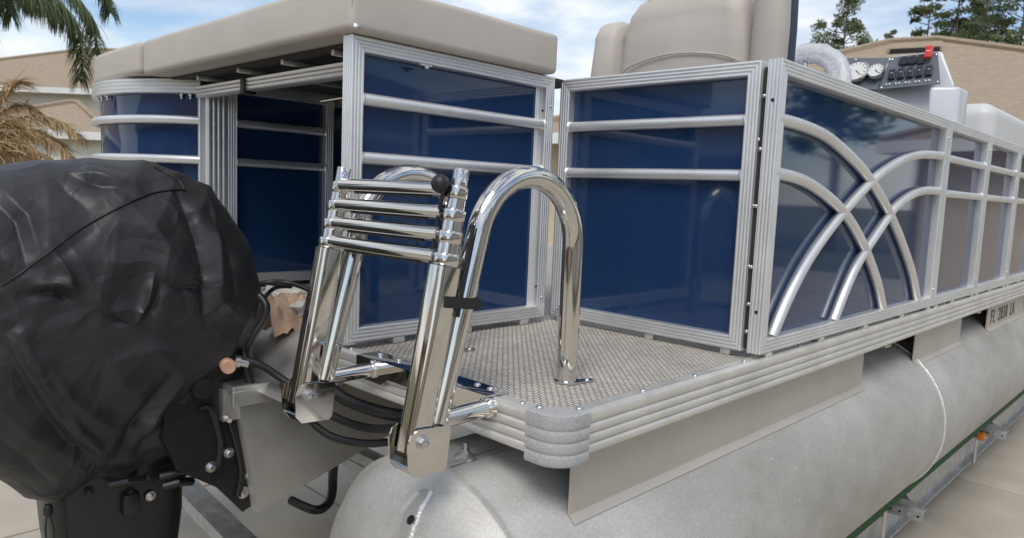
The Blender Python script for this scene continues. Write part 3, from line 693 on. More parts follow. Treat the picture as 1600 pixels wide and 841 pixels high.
# mounting angle on the stern edge
mb = MB(); mb.box((-.522, -.004, .0052), (-.152, .043, .0086), .001); mpl = obj('mount_plate', mb, CHROME, lad)
mb = MB(); mb.prism([(-.522, -.0085, .0086), (-.152, -.0085, .0086), (-.152, -.0085, -.016), (-.166, -.0085, -.034), (-.20, -.0085, -.036), (-.23, -.0085, -.022), (-.42, -.0085, -.022), (-.44, -.0085, -.036), (-.51, -.0085, -.034), (-.522, -.0085, -.016)], (0, .0038, 0)); obj('mount_flange', mb, CHROME, mpl)
for x in (-.49, -.43, -.34, -.21, -.178): bolt('rivet', (x, .026, .0086), (0, 0, 1), .0062, mpl)
# black ball knob with its pull cord and the strap
kp = on(XR-.006, LL-.002, -.026)
mb = MB(); mb.lathe((kp.x-.010, kp.y+.002, kp.z-.004), (0, 0, 1), [(.0001, -.0145)]+[(.0145*cos(a), .0145*sin(a)) for a in [(-80+20*i)*pi/180 for i in range(9)]]+[(.0001, .0145)], 20)
kb = obj('ball_knob', mb, RUBBER, lad, 80)
mb = MB(); mb.tube(smooth([(kp.x, kp.y, kp.z-.012), on(XR-.021, LL-.06, -.012), on(XR-.0215, LL-.13, -.010), on(XR-.020, LL-.20, .01)], 6), .0032, 8); obj('pull_cord', mb, RUBBER, kb)
ts_ = .226
c0 = on(XR, ts_); mb = MB()
y0, y1 = c0.y-.004, c0.y+.064
ring = []
for (yy, xx) in [(y0, XR-.0205), (y0, XR+.0205), (y1, XR+.0212), (y1, XR-.0212)]: ring.append((xx, yy, c0.z+(yy-y0)*-.13))
mb = MB(); mb.sweep(smooth(ring+[ring[0]], 1)[:-1], [(-.0012, -.0085), (.0012, -.0085), (.0012, .0085), (-.0012, .0085)], closed=True); stp = obj('strap', mb, RUBBER, lad, 30)
mb = MB(); mb.tube([on(XR+.016, t, .028) for t in (.20, .25, .30, .34)], .0035, 8); obj('hook_cord', mb, RUBBER, stp)

# ------------------------------------------------------------------ outboard motor and cover
XM = -1.10
mot = thing('outboard_motor', 'black outboard motor bracket and leg below the fabric cover', 'motor', (XM, -.28, -.95))
mb = MB()
lev = [(-.20, .115, -.43, -.10), (-.30, .112, -.425, -.115), (-.36, .105, -.42, -.135), (-.44, .10, -.415, -.135), (-.60, .075, -.40, -.15), (-.80, .055, -.39, -.17), (-.98, .045, -.38, -.18)]
vs = []; ns = 28
for z, a, y0, y1 in lev:
    for j in range(ns):
        t = 2*pi*j/ns; cx_, sy_ = cos(t), sin(t); vs.append((XM+a*math.copysign(abs(cx_)**.55, cx_), (y0+y1)/2+(y1-y0)/2*math.copysign(abs(sy_)**.6, sy_), z))
fs = [(i*ns+j, i*ns+(j+1) % ns, (i+1)*ns+(j+1) % ns, (i+1)*ns+j) for i in range(len(lev)-1) for j in range(ns)]+[tuple(range(ns)), tuple(range(6*ns, 7*ns))]
mb.add(vs, fs); obj('midsection', mb, BLACKM, mot, 45)
mb = MB(); mb.box((XM-.07, -.46, -.855), (XM+.07, -.05, -.84), .004); obj('cavitation_plate', mb, BLACKM, mot)
mb = MB(); mb.tube([(XM, -.50, -.99), (XM, -.47, -.99), (XM, -.30, -.99), (XM, -.10, -.99), (XM, -.02, -.99)], [.035, .05, .056, .045, .005], 20); obj('gearcase', mb, BLACKM, mot)
# clamp bracket plates
for sx in (-1, 1):
    x0 = XM+sx*.17
    pl = [(-.225, -.115), (-.20, -.075), (-.11, -.070), (-.060, -.105), (-.046, -.18), (-.030, -.30), (-.018, -.42), (-.055, -.435), (-.115, -.36), (-.20, -.30), (-.235, -.22)]
    mb = MB(); mb.prism([(x0, y, z) for y, z in pl], (sx*.022, 0, 0)); cp = obj('clamp_bracket', mb, BLACKM, mot, 30)
    if sx > 0:
        for (px, py), r in (((358, 708), .0085), ((330, 730), .009), ((388, 740), .009), ((380, 770), .010)):
            p = PX(px, py, x0+.024); bolt('bolt', (x0+.022, p.y, p.z), (1, 0, 0), r, cp, STEEL, .008)
        for k in range(5):
            p = PX(312+9*k, 706, x0+.023); mb = MB(); mb.lathe((x0+.0221, p.y, p.z), (1, 0, 0), [(.004, 0), (.004, .001)], 10); obj('bolt_hole', mb, HOLE, cp)
        p = PX(357, 648, x0+.023); mb = MB(); mb.lathe((x0+.02, p.y, p.z), (1, -.35, -.1), [(.011, 0), (.011, .012), (.006, .0121), (.006, .038)], 6); obj('bolt', mb, STEEL, cp)
        for pp in ([(312, 640), (330, 640), (345, 690), (340, 730)], [(360, 660), (372, 700), (378, 740), (372, 775)]):
            mb = MB(); mb.tube(smooth([PX(a, b, x0+.026) for a, b in pp], 4), .008, 10); obj('bracket_rib', mb, BLACKM, cp)
mb = MB(); mb.tube([(XM-.18, -.16, -.115), (XM+.225, -.16, -.115)], .022, 18); obj('tilt_tube', mb, BLACKM, mot)
q = PX(361, 573, -.85); mb = MB(); mb.lathe(q-Vector((.02, 0, 0)), (1, -.25, 0), [(.016, 0), (.016, .02), (.0145, .022)], 22); obj('tube_cap', mb, COPPER, mot)
q = PX(380, 562, -.86); mb = MB(); mb.lathe(q-Vector((0, .02, 0)), (.3, 1, -.3), [(.014, 0), (.014, .012), (.010, .013), (.010, .03)], 14); obj('cable_nut', mb, STEEL, mot)
for px, py in ((205, 770), (236, 776), (140, 770), (232, 745), (285, 742)):
    p = PX(px, py, XM+.112); bolt('bolt', (XM+.108, p.y, p.z), (1, 0, 0), .0075, mot, BLACKM if px != 236 else STEEL, .006)
p = PX(204, 790, XM+.11); mb = MB(); mb.box((XM+.10, p.y-.018, p.z-.02), (XM+.122, p.y+.018, p.z+.03), .006); obj('latch', mb, BLACKM, mot)
for (a, b, c, d) in ((250, 745, 300, 735), (255, 760, 300, 752), (170, 758, 225, 750)):
    mb = MB(); mb.tube([PX(a, b, XM+.13), PX((a+c)/2, (b+d)/2-2, XM+.14), PX(c, d, XM+.13)], .010, 10); obj('linkage', mb, BLACKM, mot)

# fabric cover: side outline (y, z) on the motor's middle plane, rounded across
OUT = []
XN = XM+.09
for px, py in [(-170, 330), (-120, 290), (-40, 268), (40, 256), (110, 249), (210, 250), (290, 270), (340, 302), (372, 345), (396, 410), (408, 470), (398, 530), (374, 580), (332, 632), (292, 690), (252, 733), (215, 752), (170, 760), (100, 795), (75, 795), (0, 762), (-90, 700), (-150, 600), (-185, 480)]:
    p = PX(px, py, XN); OUT.append((p.y, p.z))
OC = (sum(p[0] for p in OUT)/len(OUT), .04)
NS, NR = 480, 220
import bisect
def outline(n):
    pts = OUT+[OUT[0]]; d = [0]
    for a, b in zip(pts, pts[1:]): d.append(d[-1]+sqrt((a[0]-b[0])**2+(a[1]-b[1])**2))
    res = []
    for k in range(n):
        s_ = d[-1]*k/n; i = min(bisect.bisect_right(d, s_)-1, len(OUT)-1)
        P_ = [Vector((*OUT[(i+j) % len(OUT)], 0)) for j in (-1, 0, 1, 2)]; t = (s_-d[i])/(d[i+1]-d[i])
        q = .5*((2*P_[1])+(P_[2]-P_[0])*t+(2*P_[0]-5*P_[1]+4*P_[2]-P_[3])*t*t+(-P_[0]+3*P_[1]-3*P_[2]+P_[3])*t**3)
        res.append((q.x, q.y))
    return res
OL = outline(NS)
HW = .235
def cr(*pts): return [(p.y, p.z) for p in (PX(a, b, XM+.22) for a, b in pts)]
CREASE = [  # polyline on the side, height (negative = valley), width
    (cr((140, 276), (175, 290), (210, 300)), -.014, .018), (cr((128, 268), (170, 276), (225, 296)), .012, .016),
    (cr((0, 310), (30, 345), (40, 420)), -.012, .020), (cr((20, 300), (50, 340), (60, 400)), .010, .018),
    (cr((80, 390), (105, 430), (112, 470)), .011, .014), (cr((40, 462), (85, 456), (110, 470)), -.016, .014),
    (cr((50, 446), (90, 442), (112, 450)), .012, .012),
    (cr((255, 440), (285, 450), (316, 450)), -.010, .012), (cr((258, 428), (290, 436), (320, 440)), .008, .012),
    (cr((235, 430), (225, 470), (205, 512)), .010, .010), (cr((247, 440), (238, 475), (215, 515)), -.008, .010),
    (cr((155, 478), (175, 500), (198, 503)), -.010, .010), (cr((150, 468), (172, 488), (198, 493)), .007, .010),
    (cr((310, 345), (318, 420), (318, 500)), -.018, .020), (cr((350, 310), (345, 400), (342, 480)), .012, .022),
    (cr((295, 305), (308, 340), (316, 380)), -.012, .012),
    (cr((12, 545), (50, 620), (110, 700), (170, 735)), -.018, .020), (cr((0, 505), (40, 575), (95, 655), (165, 720)), .014, .020),
    (cr((30, 520), (75, 600), (130, 670), (180, 725)), .012, .014),
    (cr((265, 590), (220, 660), (200, 720)), -.014, .016), (cr((285, 600), (250, 650), (225, 700)), .012, .016), (cr((320, 590), (270, 660), (235, 720)), -.010, .014),
    (cr((75, 570), (110, 620), (165, 665)), .010, .014), (cr((70, 590), (105, 640), (160, 690)), -.010, .014),
    (cr((0, 640), (60, 690), (130, 735)), .010, .022), (cr((0, 690), (50, 730), (95, 770)), -.008, .018),
    (cr((130, 480), (150, 560), (160, 640)), -.005, .030), (cr((180, 560), (240, 545), (300, 550)), .006, .020),
    (cr((240, 340), (260, 390), (250, 440)), .006, .03), (cr((95, 360), (130, 420), (150, 470)), .005, .02),
    (cr((395, 500), (350, 560), (300, 600)), .010, .020), (cr((400, 530), (340, 585), (290, 650)), -.008, .015),
    (cr((150, 330), (120, 300), (100, 270)), -.006, .02), (cr((60, 420), (100, 395), (150, 360)), -.004, .012), (cr((340, 330), (365, 400), (372, 470)), -.009, .014)]
def segd(p, a, b):
    ax, ay = b[0]-a[0], b[1]-a[1]; t = max(0, min(1, ((p[0]-a[0])*ax+(p[1]-a[1])*ay)/(ax*ax+ay*ay+1e-9)))
    return sqrt((p[0]-a[0]-ax*t)**2+(p[1]-a[1]-ay*t)**2), t
def crease_h(y, z):
    h = 0
    for pl, hh, w_ in CREASE:
        best = 9; bt = .5; n = len(pl)-1
        for i in range(n):
            d, t = segd((y, z), pl[i], pl[i+1])
            if d < best: best = d; bt = (i+t)/n
        if best < 3*w_: h += 1.15*hh*(.6*exp(-best/w_*2.2)+.4*exp(-(best/w_)**2))*(.35+.65*sin(pi*min(.97, max(.03, bt))))
    return h
vs = []
for i in range(NR+1):
    # i: 0 = starboard pole .. NR = port pole ; angle across
    ph = pi*i/NR; s_ = cos(ph)                 # +1 starboard
    ex = 3.1
    sx_ = math.copysign(abs(cos(ph))**.62, cos(ph)); k = max(0, 1-abs(sx_)**ex)**(1/ex)
    for j in range(NS):
        y, z = OL[j]; kk = k
        Y_ = OC[0]+(y-OC[0])*kk; Z_ = OC[1]+(z-OC[1])*kk
        lo = max(0, (-.05-Z_)/.35); hw = HW*(1-.42*min(1, lo)**1.2)*(1-.18*max(0, (Z_-.12)/.25)**2)
        vs.append(Vector((XM+sx_*hw, Y_, Z_)))
fs = [(i*NS+j, i*NS+(j+1) % NS, (i+1)*NS+(j+1) % NS, (i+1)*NS+j) for i in range(NR) for j in range(NS)]
tmp = MB().add(vs, fs); me = tmp.mesh('motor_cover', COVER, 70)
bm = bmesh.new(); bm.from_mesh(me); bmesh.ops.remove_doubles(bm, verts=bm.verts[:], dist=1e-4); bm.normal_update()
FOLDS = [(Vector((.2, .80, .56)).normalized(), 6.0, .13, 0.0119), (Vector((-.1, -.62, .78)).normalized(), 7.5, .57, 0.0097), (Vector((.3, .15, .94)).normalized(), 5.0, .31, 0.0089),
         (Vector((.0, .98, -.2)).normalized(), 9.0, .83, 0.0074), (Vector((.2, .55, .83)).normalized(), 13.0, .47, 0.0045), (Vector((-.2, -.8, .6)).normalized(), 15.0, .71, 0.0041), (Vector((.5, .3, -.8)).normalized(), 19.0, .22, 0.0030)]
disp = {}
for v in bm.verts:
    p = v.co; n_ = v.normal
    y, z = p.y, p.z
    side_w = max(0, min(1, (p.x-XM)/.10+.2))
    h = crease_h(y, z)*side_w if side_w > 0 else 0
    wq = p+Vector((noise.noise(p*4), noise.noise(p*4+Vector((7, 0, 0))), noise.noise(p*4+Vector((0, 7, 0)))))*.035
    for dv, fr_, ph_, am in FOLDS:
        t_ = (wq.dot(dv)*fr_+ph_) % 1.0; tri = 1-abs(2*t_-1)
        msk = max(0, noise.noise(wq*3.1+Vector((ph_*31, ph_*17, 0)))+.12)*1.5
        h += (tri**1.6-.3)*am*min(1, msk)
    lowf = max(0, min(1, (.05-z)/.3))
    h += lowf*.010*sin((p.y*1.0+p.z*.7+noise.noise(p*5)*.06)*46)*.5
    disp[v] = n_*h
for v, d in disp.items(): v.co += d
# open the underside so the fabric ends in a hem
kill = [f for f in bm.faces if f.normal.z < -.80 and f.calc_center_median().z < -.26]
bmesh.ops.delete(bm, geom=kill, context='FACES')
bmesh.ops.recalc_face_normals(bm, faces=bm.faces[:])
bm.to_mesh(me); me.polygons.foreach_set('use_smooth', [True]*len(me.polygons))
bvh = BVHTree.FromBMesh(bm); bm.free()
cov = bpy.data.objects.new('motor_cover', me); COL.objects.link(cov); cov.location = (0, 0, ZD)
tag(cov, 'wrinkled black fabric cover draped over the outboard motor', 'cover')
def on_cover(pts, lift=.001):
    res = []
    for px, py in pts:
        h = bvh.ray_cast(CAMP, ray(px, py).normalized())
        if h[0]: res.append(h[0]+h[1]*lift*(1 if h[1].dot(CAMP-h[0]) > 0 else -1))
    return res
def dense(pts, n=10): return [(p.x, p.y) for p in smooth([(a, b, 0) for a, b in pts], n)]
for pts in ([(2, 446), (35, 425), (75, 395), (130, 355), (185, 325), (230, 305), (262, 298), (288, 297)], [(288, 297), (280, 284), (262, 272), (240, 262)]):
    c = on_cover(dense(pts))
    mb = MB(); mb.tube(c, .0024, 8); o = obj('seam_piping', mb, PIPING, cov); o.location = (0, 0, 0)
hem = on_cover(dense([(384, 575), (352, 612), (318, 655), (285, 700), (258, 728), (225, 747), (200, 742)], 12), .003)
if len(hem) > 3:
    mb = MB(); mb.tube(hem, [.006+.0015*noise.noise(p*60) for p in hem], 8); o = obj('hem', mb, COVER, cov); o.location = (0, 0, 0)
q0 = PX(75, 793, XM+.10)
mb = MB(); mb.lathe(q0, (0, 0, -1), [(.006, -.006), (.009, 0), (.009, .014), (.005, .018)], 12); o = obj('cord_lock', mb, RUBBER, cov); o.location = (0, 0, 0)
for dx in (-.003, .004):
    mb = MB(); mb.tube(smooth([q0, q0+Vector((.002, dx*2, -.05)), q0+Vector((.0, dx+.004, -.12)), q0+Vector((0, dx, -.20))], 6), .0018, 8); o = obj('drawstring', mb, RUBBER, cov); o.location = (0, 0, 0)

# ------------------------------------------------------------------ cables and hoses
def cable(pts, r, label, name='control_cable', m=RUBBER):
    mb = MB(); mb.tube(smooth(pts, 8), r, 12); o = obj(name, mb, m); tag(o, label, 'cable'); o['group'] = 'rigging cables at the stern'; return o
cable([PX(384, 563, -.86), PX(410, 572, -.82), PX(440, 592, -.76), PX(475, 618, -.70), PX(520, 650, -.62), PX(570, 668, -.52), PX(620, 668, -.40), PX(690, 650, -.3)], .0085, 'black cable running from the copper capped tube behind the ladder')
cable([PX(440, 598, -.74), PX(470, 640, -.70), PX(510, 678, -.62), PX(560, 692, -.54), PX(612, 690, -.46), PX(700, 670, -.34)], .0080, 'lowest black cable loop hanging under the stern')
cable([PX(500, 590, -.66), PX(530, 618, -.60), PX(575, 638, -.52), PX(630, 650, -.42), PX(700, 645, -.30)], .013, 'thick black hose tucked right under the stern edge')
cable([PX(405, 462, -.86), PX(416, 478, -.84), PX(412, 500, -.84), PX(396, 525, -.85), PX(388, 545, -.87), PX(392, 565, -.88)], .0085, 'short black loop of cable beside the motor cover')
cable([PX(395, 448, -.95), PX(420, 441, -.92), PX(450, 442, -.90), PX(480, 452, -.85), PX(510, 470, -.8)], .006, 'thin black cable arching into the motor well')
cable([PX(400, 500, -.92), PX(410, 470, -.92), PX(430, 450, -.94), PX(455, 448, -.95)], .005, 'thin black cable crossing behind the short loop')
cable([PX(383, 545, -.9), PX(386, 580, -.88), PX(392, 600, -.87)], .010, 'black hose dropping down behind the copper cap')
# wrapping left in the well
c = PX(452, 478, -1.0); mb = MB(); vs = []; n_ = 22
for a in range(n_+1):
    for b in range(n_+1):
        u_, v_ = a/n_-.5, b/n_-.5; q = Vector((u_, v_, 0))
        h = .5*cos(u_*4.2)*.11+(abs(noise.noise(q*4+Vector((2, 0, 0))))-.2)*.035+noise.noise(q*11)*.012
        vs.append(c+Vector((u_*.09+.01*noise.noise(q*4), v_*.13, h-.03)))
mb.add(vs, [(a*(n_+1)+b, a*(n_+1)+b+1, (a+1)*(n_+1)+b+1, (a+1)*(n_+1)+b) for a in range(n_) for b in range(n_)])
o = obj('crumpled_paper', mb, KRAFT, None, 40); tag(o, 'crumpled brown paper lying in the motor well', 'paper')
mb = MB(); c = PX(432, 478, -1.05)
bm = bmesh.new(); bmesh.ops.create_icosphere(bm, subdivisions=4, radius=1)
for v in bm.verts:
    n_ = noise.noise(v.co*2.6+Vector((3, 1, 2)))*.4
    v.co = c+Vector((v.co.x*.10, v.co.y*.07, v.co.z*.045))*(1+n_)+Vector((-.02, .05, 0))
o = obj('foam_wrap', MB().addbm(bm), FOAM); tag(o, 'pale crumpled wrapping behind the brown paper', 'wrapping')

# ------------------------------------------------------------------ helm seat
hs = thing('captain_chair', 'high-backed beige vinyl captain chair with navy sides behind the transverse fence', 'chair', (-.52, 1.35, 0))
def pad(name, c, size, r, m=VINYL, parent=hs, bulge=.02, seg=6, sub=2, tap=0):
    bm = bmesh.new(); bmesh.ops.create_cube(bm, size=1)
    bmesh.ops.subdivide_edges(bm, edges=bm.edges[:], cuts=7, use_grid_fill=True)
    for v in bm.verts:
        u_ = v.co*2; e = 4.5
        n_ = (abs(u_.x)**e+abs(u_.y)**e+abs(u_.z)**e)**(1/e); u_ = u_/n_*max(abs(u_.x), abs(u_.y), abs(u_.z)) if n_ > 0 else u_
        u_.x *= 1-tap*max(0, u_.z)
        v.co = Vector(c)+Vector((u_.x*size[0]/2, u_.y*size[1]/2, u_.z*size[2]/2))
        v.co += Vector((0, -1, 0))*bulge*(1-min(1, u_.x**2))*(1-min(1, u_.z**2))
        v.co += Vector((noise.noise(v.co*8), noise.noise(v.co*8+Vector((5, 0, 0))), noise.noise(v.co*8+Vector((0, 5, 0)))))*.004
    bmesh.ops.subdivide_edges(bm, edges=bm.edges[:], cuts=1, use_grid_fill=True, smooth=.6)
    return obj(name, MB().addbm(bm), m, parent, 80)
SY = 1.18
cxL, cxR = PY(962, 60, SY).x, PY(1183, 60, SY).x
back = pad('backrest', ((cxL+cxR)/2, SY+.06, .70), (cxR-cxL, .15, .56), .05, tap=.16, bulge=.025)
xa, xb = PY(934, 60, SY).x, PY(974, 60, SY).x
pad('side_bolster', ((xa+xb)/2-.0, SY+.09, .69), ((xb-xa)*1.05, .26, .45), .04)
xa, xb = PY(1182, 60, SY).x, PY(1236, 60, SY).x
bo = pad('side_bolster', ((xa+xb)/2-.006, SY+.02, .82), ((xb-xa)*.98, .10, .74), .04)
pad('bolster_side', (xb-.022, SY+.030, .82), (.034, .055, .73), .02, VINYLB, bo) .location = (0, 0, 0)
pad('headrest', ((cxL+cxR)/2, SY+.07, 1.02), ((cxR-cxL)*.7, .13, .12), .04)
mb = MB(); mb.tube(smooth([(cxL+.03, SY-.022, .72), (cxL+.10, SY-.036, .755), ((cxL+cxR)/2, SY-.045, .775), (cxR-.10, SY-.036, .760), (cxR-.03, SY-.022, .735)], 6), .0022, 6); obj('stitch_line', mb, VINYL, hs)
pad('seat_base', ((cxL+cxR)/2+.02, SY+.35, .42), (.62, .6, .2), .05)
mb = MB(); mb.tube([((cxL+cxR)/2, SY+.35, 0), ((cxL+cxR)/2, SY+.35, .34)], .05, 16); mb.lathe(((cxL+cxR)/2, SY+.35, .001), (0, 0, 1), [(.16, 0), (.15, .02), (.05, .05)], 20); obj('pedestal', mb, ALU, hs)

# ------------------------------------------------------------------ helm console
hc = thing('helm_console', 'white moulded helm console with gauges and a charcoal switch panel', 'console', (-.35, 2.4, 0))
YD = 2.2
def qd(px, py, y=YD): return PY(px, py, y)
tl, tr, brr, bl = qd(1392, 92, YD+.06), qd(1466, 84, YD+.06), qd(1470, 133), qd(1374, 142)
nrm = (tr-bl).cross(tl-bl).normalized()
if nrm.y > 0: nrm = -nrm
xr = tr.x
# body: outline of the console seen from aft, extruded forward
body = [qd(1322, 150), qd(1325, 92), qd(1398, 92), qd(1470, 80), qd(1492, 136), qd(1496, 190)]
mb = MB(); b0 = [Vector((-.70, YD, .0)), Vector((-.70, YD, .86)), Vector((-.41, YD+.02, .875)), Vector((tl.x, YD+.05, tl.z+.012)), Vector((tr.x+.012, YD+.05, tr.z+.012)), Vector((-.075, YD+.01, .79)), Vector((-.075, YD, 0))]
n = len(b0); fr = [p+Vector((0, .012, 0)) for p in b0]; bk = [Vector((p.x, YD+.17, p.z*.98)) for p in b0]
bk[4].x -= .03; bk[5].x -= .05; bk[5].z -= .03
mb.add(fr+bk, [tuple(range(n)), tuple(range(n, 2*n))[::-1]]+[(i, (i+1) % n, (i+1) % n+n, i+n) for i in range(n)])
bm = bmesh.new(); me_ = mb.mesh('tmp', WHITEG); bm.from_mesh(me_); bmesh.ops.bevel(bm, geom=bm.edges[:], offset=.012, segments=3, profile=.5, affect='EDGES'); hb = obj('console_body', MB().addbm(bm), WHITEG, hc, 50)
# stepped lower wing
a0 = qd(1476, 134, YD+.10); a1 = qd(1516, 140, YD+.10)
mb = MB(); mb.prism([(-.125, YD-.10, .55), (-.038, YD-.06, .55), (-.038, YD+.065, .55), (-.125, YD+.065, .55)], (0, 0, .222))
bm = bmesh.new(); me_ = mb.mesh('tmp', WHITEG); bm.from_mesh(me_); bmesh.ops.bevel(bm, geom=bm.edges[:], offset=.012, segments=3, profile=.5, affect='EDGES'); obj('console_wing', MB().addbm(bm), WHITEG, hc, 50)
# switch panel
def slab(a, b, c, d, off, th):
    mb = MB(); q = [p+nrm*off for p in (a, b, c, d)]; mb.prism(q, nrm*th); return mb
sp = obj('switch_panel', slab(bl, brr, tr, tl, .006, .004), DASH, hc)
def on_panel(u_, v_, off=.0): return (bl*(1-u_)+brr*u_)*(1-v_)+(tl*(1-u_)+tr*u_)*v_+nrm*(.010+off)
eu = (brr-bl).normalized(); ev = nrm.cross(eu).normalized()
if ev.z < 0: ev = -ev
def pbox(c, w_, h_, d_, m, name, parent, bev=.002):
    mb = MB(); bm = bmesh.new(); bmesh.ops.create_cube(bm, size=1); bmesh.ops.bevel(bm, geom=bm.edges[:], offset=.08, segments=2, affect='EDGES', profile=.5)
    M_ = Matrix(((eu.x*w_, ev.x*h_, nrm.x*d_, c.x), (eu.y*w_, ev.y*h_, nrm.y*d_, c.y), (eu.z*w_, ev.z*h_, nrm.z*d_, c.z), (0, 0, 0, 1)))
    mb.addbm(bm, M_); return obj(name, mb, m, parent, 40)
for k in range(5):
    c = on_panel(.17+.165*k, .40, .006); sw = pbox(c, .024, .042, .012, SWITCH, 'rocker_switch', sp)
    for dx in (-.006, .006):
        mb = MB(); cc = on_panel(.14+.165*k, .12, .002)+eu*dx; mb.lathe(cc, nrm, [(.004, -.003), (.004, .002), (.002, .004)], 10); obj('fuse_cap', mb, GAUGE, sp)
    pbox(c+nrm*.0066+ev*.004, .008, .002, .0008, GAUGE, 'mark', sw)
for k in range(3):
    c = on_panel(.34+.17*k, .80, .004); mb = MB(); mb.lathe(c, nrm, [(.020, -.004), (.020, .004), (.017, .007)], 20) if k < 2 else None
    if k < 2: obj('socket_cap', mb, SWITCH, sp)
    else: pbox(c, .022, .04, .01, SWITCH, 'rocker_switch', sp)
c = on_panel(.845, .92, .02); pbox(c, .023, .050, .016, RED, 'red_switch_cover', sp)
pbox(c+nrm*.0095, .012, .003, .0008, FASCIA, 'mark', sp)
for u_, v_ in ((.03, .05), (.96, .06), (.96, .93), (.06, .93)):
    mb = MB(); mb.lathe(on_panel(u_, v_, .0), nrm, [(.0042, -.002), (.004, .001), (.002, .0022)], 10); obj('screw', mb, STEEL, sp)
# gauge panel
ga, gb, gc_, gd = qd(1320, 142), qd(1372, 142), qd(1390, 93, YD+.06), qd(1320, 93, YD+.06)
gp = obj('gauge_panel', slab(ga, gb, gc_, gd, .006, .004), DASH, hc)
def gauge(px, py, r):
    c = PY(px, py, YD+.02)+nrm*.022; mb = MB(); mb.lathe(c, nrm, [(r*1.0, -.012), (r*1.12, -.010), (r*1.16, .004), (r*1.06, .008), (r*.98, .005), (r*.98, .002)], 28); g_ = obj('gauge_bezel', mb, STEEL, gp, 40)
    mb = MB(); mb.lathe(c+nrm*.0065, nrm, [(r*.97, -.002), (r*.97, 0)], 28); obj('gauge_face', mb, GAUGE, g_)
    for k in range(9):
        a = radians(-40+220*k/8); d_ = eu*cos(a)+ev*sin(a); mb = MB(); mb.tube([c+nrm*.0068+d_*r*.72, c+nrm*.0068+d_*r*.9], .0012, 6); obj('tick', mb, SWITCH, g_)
    mb = MB(); mb.tube([c+nrm*.0072, c+nrm*.0072+(eu*.5-ev*.55)*r], [.0022, .0008], 6); obj('needle', mb, SWITCH, g_)
gauge(1341, 117, .040); gauge(1371, 116, .028)
for px, py in ((1338, 96), (1391, 96)):
    mb = MB(); mb.lathe(PY(px, py, YD+.05)+nrm*.012, nrm, [(.0042, -.002), (.004, .001), (.002, .0022)], 10); obj('screw', mb, STEEL, gp)
# steering wheel in plastic wrap
wh = thing('steering_wheel', 'steering wheel still wrapped in wrinkled clear plastic', 'wheel', tuple(PY(1250, 135, 1.98)))
wc = PY(1250, 135, 1.98); wn = Vector((.1, -1, .42)).normalized(); wa = wn.cross(Vector((0, 0, 1))).normalized(); wb = wa.cross(wn)*-1
if wb.z < 0: wb = -wb
ring = arc(wc, .150, 0, 2*pi, 120, wa, wb)[:-1]; mb = MB(); vs = []; m_ = 20
for i, p in enumerate(ring):
    rd = (p-wc).normalized(); rr = .034+.009*noise.noise(p*11)
    for k in range(m_): a = 2*pi*k/m_; q_ = p+rd*cos(a)*rr*(1.5 if cos(a) < 0 else 1)+wn*sin(a)*rr*.8; vs.append(q_+rd*(abs(noise.noise(q_*45))-.2)*.009)
n = len(ring); mb.add(vs, [(i*m_+j, i*m_+(j+1) % m_, ((i+1) % n)*m_+(j+1) % m_, ((i+1) % n)*m_+j) for i in range(n) for j in range(m_)])
obj('plastic_wrap', mb, PLASTICW, wh, 80)
mb = MB(); rg = arc(wc, .150, 0, 2*pi, 60, wa, wb)[:-1]; mb.sweep(rg, [(.014*cos(2*pi*k/12), .014*sin(2*pi*k/12)) for k in range(12)], up=wn, closed=True); obj('rim', mb, LVINYL, wh, 60)
for k in range(3):
    a = radians(90+120*k); d_ = wa*cos(a)+wb*sin(a); mb = MB(); mb.tube([wc-wn*.02, wc+d_*.08-wn*.01, wc+d_*.145], .010, 10); obj('spoke', mb, STEEL, wh)
mb = MB(); mb.lathe(wc-wn*.04, wn, [(.04, 0), (.04, .03), (.02, .04)], 18); mb.tube([wc-wn*.03, wc-wn*.20], .02, 12); obj('hub', mb, SWITCH, wh)

# bow lounge backs ahead of the console
def lounge(y0, y1, x0, x1, z1, label):
    bm = bmesh.new(); bmesh.ops.create_cube(bm, size=1)
    for v in bm.verts: v.co = Vector(((x0+x1)/2+v.co.x*(x1-x0), (y0+y1)/2+v.co.y*(y1-y0), (.3+z1)/2+v.co.z*(z1-.3)))
    bmesh.ops.bevel(bm, geom=bm.edges[:], offset=.06, segments=8, profile=.5, affect='EDGES')
    o = obj('lounge_backrest', MB().addbm(bm), LVINYL, None, 60); tag(o, label, 'seat', 'bow lounge backs'); return o
lounge(2.80, 3.62, -.24, -.06, .80, 'pale grey vinyl lounge back just ahead of the console')
lounge(3.63, 5.2, -.24, -.06, .79, 'long pale grey lounge back at the right edge of the photo')

# ------------------------------------------------------------------ trailer
tr_ = thing('boat_trailer', 'galvanised boat trailer with green carpeted bunks under the pontoons', 'trailer', (-1.27, 2.5, G))
def ibeam(x, y0, y1, z0, z1, w_=.05):
    t_ = .007; mb = MB()
    pl = [(-w_/2, z0), (w_/2, z0), (w_/2, z0+t_), (t_/2, z0+t_), (t_/2, z1-t_), (w_/2, z1-t_), (w_/2, z1), (-w_/2, z1), (-w_/2, z1-t_), (-t_/2, z1-t_), (-t_/2, z0+t_), (-w_/2, z0+t_)]
    mb.prism([(x+a, y0, z) for a, z in pl], (0, y1-y0, 0)); return mb
for x in (-.165, XP+.165):
    mb = MB(); mb.box((x-.06, .35, -.728), (x+(.089 if x > -1 else .06), 5.6, -.691), .006); obj('bunk', mb, GREEN, tr_)
for x in (-.150, XP+.150): obj('frame_beam', ibeam(x, .6, 5.8, -.930, -.796), GALV, tr_)
SB = [.75, 2.09, 3.50, 4.9]
